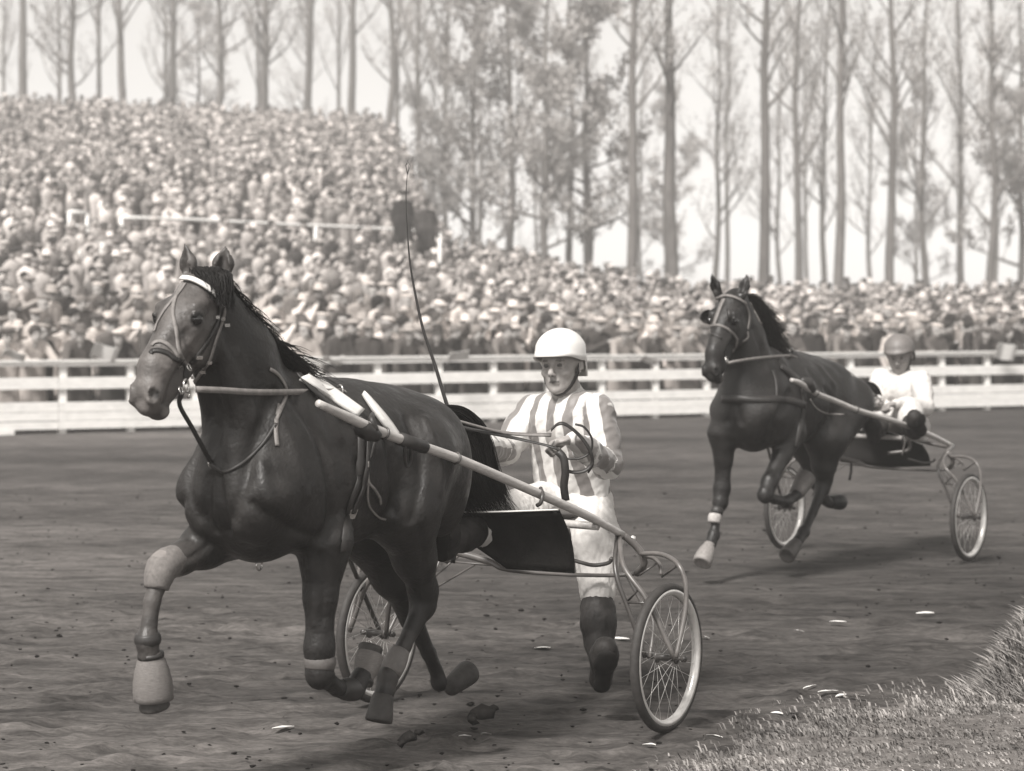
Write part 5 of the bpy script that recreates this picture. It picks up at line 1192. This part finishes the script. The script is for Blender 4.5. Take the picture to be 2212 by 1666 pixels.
# ------------------------------------------------------------------ trees
M_bark = mat('bark', .15, .9, .4, 6, .5, .2, stretch=(1, 1, .25), dist=.03); M_twig = mat('twigs_and_leaves', .36, .8, .4, 3, 0, .2)
tr_ = random.Random(99)
def tree_mesh(i, H, r0, leafy, low, nl=26):
    g = random.Random(100 + i); tk = MB(); V, Fq = [], []
    pts = [Vector((0, 0, -.3))]; n = 9
    for k in range(1, n + 1): pts.append(Vector((pts[-1].x + g.uniform(-.16, .16), pts[-1].y + g.uniform(-.16, .16), H * k / n)))
    rr = [r0 * 1.25] + [r0 * (1 - .9 * k / n) + .015 for k in range(1, n + 1)]; P, R_ = spline(pts, rr, 3); tk.tube(P, R_, 9, cap=False)
    tw = MB(); leaves = []
    def branch(p0, d, L, r, depth):
        q = [p0]; dd = d.copy(); m = 4
        for k in range(m): dd = (dd + Vector((g.uniform(-.25, .25), g.uniform(-.25, .25), .14 if not leafy else .05))).normalized(); q.append(q[-1] + dd * L / m)
        (tk if depth == 0 else tw).tube(q, [r * (1 - .8 * k / m) for k in range(m + 1)], 5 if depth == 0 else 3, cap=False)
        if depth < 2:
            for k in range(5 if depth == 0 else 4):
                t = g.uniform(.25, 1); a = q[min(int(t * m), m - 1)].lerp(q[min(int(t * m) + 1, m)], t * m % 1)
                nd_ = (dd * .7 + Vector((g.uniform(-1, 1), g.uniform(-1, 1), g.uniform(-.2, .9))).normalized() * .8).normalized(); branch(a, nd_, L * g.uniform(.35, .6), r * .4, depth + 1)
        if depth >= 1:
            for k in range(int((6 if leafy else 1.6) * (1 + (depth == 2)))):
                t = g.random(); c = q[min(int(t * m), m - 1)].lerp(q[min(int(t * m) + 1, m)], t * m % 1) + Vector((g.gauss(0, .16), g.gauss(0, .16), g.gauss(0, .14))); leaves.append(c)
    for k in range(nl):
        t = low + (1 - low) * (k + g.random()) / nl; idx = min(int(t * (len(P) - 1)), len(P) - 2); a = P[idx]; an = g.uniform(0, 6.28); up_ = g.uniform(.5, 1.3) if not leafy else g.uniform(.0, .9)
        branch(a, Vector((math.cos(an), math.sin(an), up_)).normalized(), H * (.20 if not leafy else .23) * (1.15 - .75 * t) * g.uniform(.7, 1.2), R_[idx] * .38 + .01, 0)
    for c in leaves:
        s_ = g.uniform(.07, .16) if leafy else g.uniform(.05, .11); a = Vector((g.gauss(0, 1), g.gauss(0, 1), g.gauss(0, 1))).normalized(); b = a.orthogonal().normalized() * s_ * .6; a = a * s_; nn = len(V); V += [c - a, c + b, c + a, c - b]; Fq.append((nn, nn + 1, nn + 2, nn + 3))
    tw.add(V, Fq)
    return tk.mesh('trunk', M_bark), tw.mesh('crown', M_twig, False)
TM = [tree_mesh(0, 21, .24, False, .30, 24), tree_mesh(1, 19, .20, False, .22, 26), tree_mesh(2, 22, .28, False, .38, 22), tree_mesh(3, 17, .22, True, .16, 26), tree_mesh(4, 15, .2, True, .10, 28)]
TW = ['bare tree with thin rising twigs', 'slender nearly bare tree', 'tall tree with a clean straight trunk', 'leafy tree with low boughs', 'bushy tree with drooping boughs']
def put_tree(u, Y, v, wpx, where, grp='trees behind the crowd'):
    X = (u - CU) / F * Y; root = obj('tree', None, None, TW[v] + ' ' + where, None, 'tree', grp); root.location = (X, Y, float(bank_h(X, Y)) - .1); root.rotation_euler = (0, 0, tr_.uniform(0, 6.28))
    sc = (wpx / F * Y / 2) / [.24, .20, .28, .22, .20][v]; sc = min(max(sc, .75), 1.35); root.scale = (sc, sc, tr_.uniform(.95, 1.15))
    obj('trunk', TM[v][0], root); obj('crown', TM[v][1], root)
L1 = [(1362, 88, 2, 20, 'above the white helmet to its right'), (1455, 90, 2, 32, 'left of the following horse, thickest trunk'), (1548, 118, 1, 14, 'above the left ear of the following horse'),
      (1648, 95, 2, 25, 'above the following horse mane'), (1722, 106, 0, 18, 'right of the following horse mane'), (1782, 112, 1, 12, 'above the following horse back, thinner of two'),
      (1808, 92, 2, 19, 'above the following horse back, darker of two'), (1926, 95, 0, 21, 'directly above the grey helmet'), (1998, 110, 1, 16, 'just right of the grey helmet line'),
      (2075, 116, 0, 15, 'between the grey helmet and the right edge'), (2140, 100, 1, 18, 'near the right edge of the picture'), (2200, 104, 3, 16, 'cut by the right edge of the picture'),
      (1270, 100, 3, 19, 'above the white helmet'), (1182, 96, 3, 17, 'left of the white helmet'), (1232, 110, 0, 14, 'left of the trunk above the white helmet'), (1098, 104, 1, 18, 'right of the whip, beyond the rail end'),
      (1030, 104, 4, 16, 'close to the right of the whip tip'), (965, 108, 1, 14, 'just right of the whip tip'), (905, 118, 0, 15, 'behind the whip tip'), (842, 128, 1, 16, 'left of the whip tip')]
for u, Y, v, w_, wh in L1: put_tree(u, Y, v, w_, wh)
L2 = [(760, 132, 0, 18, 'on the bank top, first left of the whip'), (668, 136, 0, 18, 'on the bank top, second left of the whip'), (575, 130, 1, 20, 'on the bank top above the leading horse mane'), (470, 134, 1, 16, 'on the bank top above the leading horse ears'),
      (372, 138, 0, 18, 'on the bank top above the leading horse face'), (262, 131, 0, 18, 'on the bank top left of the leading horse'), (158, 135, 1, 18, 'on the bank top above the white umbrella'), (50, 130, 2, 20, 'on the bank top at the left edge'), (-40, 133, 0, 18, 'on the bank top cut by the left edge')]
L2 += [(-150, 132, 1, 16, 'on the bank top, beyond the left edge'), (-290, 129, 0, 18, 'on the bank top, well beyond the left edge'), (2310, 104, 0, 18, 'beyond the right edge'), (2420, 98, 1, 18, 'well beyond the right edge')]
for u, Y, v, w_, wh in L2: put_tree(u, Y, v, w_, wh)
# distant wood: single far trees, pale through the air
k = 0
FARW = ['first', 'second', 'third', 'fourth', 'fifth', 'sixth', 'seventh', 'eighth', 'ninth', 'tenth', 'eleventh', 'twelfth', 'thirteenth', 'fourteenth', 'fifteenth', 'sixteenth', 'seventeenth', 'eighteenth', 'nineteenth', 'twentieth', 'twenty-first', 'twenty-second']
for i in range(22):
    u = 30 + i * 102 + tr_.uniform(-30, 30); put_tree(u, tr_.uniform(140, 185), [0, 1, 0, 1, 3][i % 5], tr_.uniform(8, 12), 'in the far wood, %s from the left' % FARW[i], 'far trees')
# low bushes at the end of the bank
# ------------------------------------------------------------------ grass verge, tuft, leaves, clods
gr = np.random.RandomState(8)
M_grass = mat('dry_grass', .30, .8, .3, 8, 0, .2, attr='tone'); M_verge = mat('verge_soil', .12, .95, .5, 9, .6, .1, dist=.03)
vx = np.arange(-.6, 6.5, .06); vy = np.arange(3.6, 13.5, .06)
def vz(X, Y):
    P = np.stack([X.ravel(), Y.ravel(), X.ravel() * 0], 1); e = grass_line(X) + .12 * snoise(P, 4, 3).reshape(X.shape) - Y
    return np.where(e > 0, .012 + .05 * smoothstep(0, .8, e) + .018 * snoise(P, 7, 5).reshape(X.shape), -.05)
obj('verge', grid_mesh('verge', vx, vy, vz, M_verge), kind='structure')
def blades(name, n, pos, L, tone, lean, wd=.004):
    V = np.zeros((n, 5, 3), np.float32); a = gr.rand(n) * 6.283; w = np.stack([np.cos(a), np.sin(a), 0 * a], 1) * wd * (0.6 + .8 * gr.rand(n))[:, None]
    la = gr.rand(n) * 6.283; ln = np.stack([np.cos(la), np.sin(la), 0 * la], 1) * (.55 * gr.rand(n))[:, None] + np.array(lean); up_ = np.array([0, 0, 1.])
    m1 = pos + (up_ * .6 + ln * .35) * L[:, None]; t = pos + (up_ * .85 + ln * 1.0) * L[:, None]
    V[:, 0] = pos - w; V[:, 1] = pos + w; V[:, 2] = m1 + w * .8; V[:, 3] = m1 - w * .8; V[:, 4] = t
    I = np.arange(n)[:, None] * 5; q = np.concatenate([I + np.array([[0, 1, 2]]), I + np.array([[0, 2, 3]]), I + np.array([[3, 2, 4]])])
    return mesh_of(name, V.reshape(-1, 3), q, False, M_grass, {'tone': np.repeat(tone, 5)})
n = 150000; X = gr.uniform(-.3, 3.6, n); Y = gr.uniform(8.2, 12.8, n)
P = np.stack([X, Y, X * 0], 1); e = grass_line(X) + .22 * snoise(P, 4, 3) - Y; dn = snoise(P, 5, 9)
keep = (e > gr.rand(n) * .55) & (gr.rand(n) < .55 + .5 * dn) | ((e > -.35) & (gr.rand(n) < .03)); P = P[keep]; e = e[keep]; dn = dn[keep]; n = len(P); P[:, 2] = .02 + .03 * smoothstep(0, .8, e)
obj('grass', blades('grass', n, P, gr.uniform(.018, .055, n), np.clip(.75 + .5 * snoise(P, 6, 4) + .35 * gr.randn(n) * .6, .15, 1.9), (-.55, 0, -.25), .004), None, 'short pale mown grass of the verge in the bottom right corner', 'stuff', 'grass')
n = 30000; a = gr.rand(n) * 6.283; r = np.sqrt(gr.rand(n)) * .55; P = np.stack([2.80 + r * np.cos(a), 11.05 + r * np.sin(a) * .8, .52 * np.clip(1 - (r / .55) ** 2, 0, 1) * gr.rand(n) ** .5], 1)
o = obj('grass_tuft', blades('grass_tuft', n, P, gr.uniform(.05, .17, n), np.clip(.8 + .6 * gr.randn(n) * .7, .1, 2.0), (-.35, 0, -.1), .0042), None, 'tall tangled tuft of dry grass at the right edge beside the verge', None, 'grass tuft')
n = 2600; a = gr.rand(n) * 6.283; r = np.sqrt(gr.rand(n)) * .4; P = np.stack([2.45 + r * np.cos(a), 10.75 + r * np.sin(a) * .7, 0 * a + .02], 1)
obj('grass_tuft', blades('grass_tuft', n, P, gr.uniform(.04, .14, n), np.clip(.8 + .5 * gr.randn(n), .1, 2.0), (-.5, 0, 0), .0045), None, 'lower grass clump in front of the tall tuft', None, 'grass tuft')
M_leaf = mat('pale_leaf', .62, .6, .15, 60, .2, .3)
def ground_pt(u, v): Y = EYE * F / (v - HV); return Vector(((u - CU) / F * Y, Y, .0))
def leaf_mesh(g, L, W):
    n = 7; V = []
    for s_ in (0, 1):
        for i in range(n):
            t = i / (n - 1); w = W * math.sin(math.pi * min(max(t, .04), .96)) ** .7 * .5
            for j in (-1, 0, 1): V.append(((t - .5) * L, j * w, .004 * math.sin(3.1 * t) * g.uniform(.6, 1.2) + .003 * abs(j) - s_ * .0015))
    K = n * 3; Fc = []
    for i in range(n - 1):
        for j in range(2):
            q = i * 3 + j; Fc += [(q, q + 3, q + 4, q + 1), (K + q, K + q + 1, K + q + 4, K + q + 3)]
    return MB().add(V, Fc).mesh('leaf', M_leaf)
lg = random.Random(4)
for u, v, L, lab in [(1810, 1351, .10, 'pale leaf on the dirt, nearest below the far right wheel'), (1998, 1332, .11, 'thin pale leaf on the dirt, rightmost under the rear sulky'), (1725, 1371, .06, 'small pale leaf left of two larger ones under the rear sulky'),
        (1516, 1383, .09, 'pale leaf just right of the near wheel, level with its hub'), (1817, 1512, .06, 'bright oval leaf at the edge of the grass verge'), (1849, 1514, .08, 'broad dull leaf beside the bright oval one at the verge'), (1790, 1503, .12, 'long flat leaf left of the bright oval one at the verge'),
        (1750, 1493, .08, 'dull leaf, farthest left in the row at the verge edge'), (2119, 1507, .09, 'pale leaf at the foot of the tall grass tuft'), (1678, 1551, .06, 'small pale leaf on dirt just before the grass begins'), (1543, 1601, .075, 'bright round leaf right of the near wheel foot'),
        (1871, 1539, .07, 'faint leaf lying among the first grass blades'), (2008, 1541, .05, 'tiny pale leaf among grass below the tuft'), (1050, 1596, .045, 'small white leaf on dirt below the hind hooves'), (1384, 1435, .09, 'pale leaf seen through the near wheel beside its tyre'),
        (1171, 1408, .09, 'thin pale leaf on dirt left of the driver boot'), (1336, 1388, .12, 'pale leaf on dirt right of the driver boot'), (612, 1582, .10, 'dull pale leaf on dirt below the folded foreleg'), (1402, 1620, .06, 'small leaf on dirt under the near wheel'), (1005, 1601, .06, 'thin curled white leaf left of a small white one')]:
    o = obj('fallen_leaf', leaf_mesh(lg, L, L * .42), None, lab, None, 'leaf', 'pale leaves lying on the track'); o.location = ground_pt(u, v) + Vector((0, 0, .020)); o.rotation_euler = (lg.uniform(-.2, .2), lg.uniform(-.15, .15), lg.uniform(-.5, .5))
M_clod = mat('dirt_clod', .012, .95, .4, 30, .5, .1, dist=.01)
CV, CF = [], []; nb = 0; n = 900
cu = gr.uniform(-80, 2290, n); cy = 8.6 + 16 * gr.rand(n) ** 1.6
for i in range(n):
    s_ = gr.uniform(.003, .009) * (1.8 if gr.rand() < .05 else 1); V = IV * np.array([s_ * 1.5, s_, s_ * .6]) * (1 + .35 * gr.randn(len(IV), 1)); x = (cu[i] - CU) / F * cy[i]
    CV.append(V + np.array([x, cy[i], .012])); CF.append(IF + nb); nb += len(V)
obj('dirt_clods', mesh_of('dirt_clods', np.concatenate(CV), np.concatenate(CF), True, M_clod), None, 'small crumbs of earth scattered over the track', 'stuff', 'dirt')
for u, v, Y, s_, lab in [(1040, 1540, 9.6, .045, 'largest dark clod of earth flung up behind the hind hoof'), (1022, 1556, 9.55, .03, 'clod of earth below the largest flung clod'), (1066, 1530, 9.7, .022, 'small clod right of the largest flung clod'), (885, 1592, 9.1, .035, 'dark clod of earth under the swinging hind hoof'), (868, 1606, 9.0, .022, 'small clod left of the one under the hind hoof'), (905, 1580, 9.2, .02, 'small clod right of the one under the hind hoof')]:
    V = np.repeat(IV, 1, 0); V = V * s_ * .8 * (1 + .3 * gr.randn(len(V), 1)) * np.array([1.4, 1, .8]); o = obj('dirt_clod', mesh_of('dirt_clod', V, IF, True, M_clod), None, lab, None, 'clod', 'clods of earth kicked up by the hooves'); o.location = px(u, v, Y)
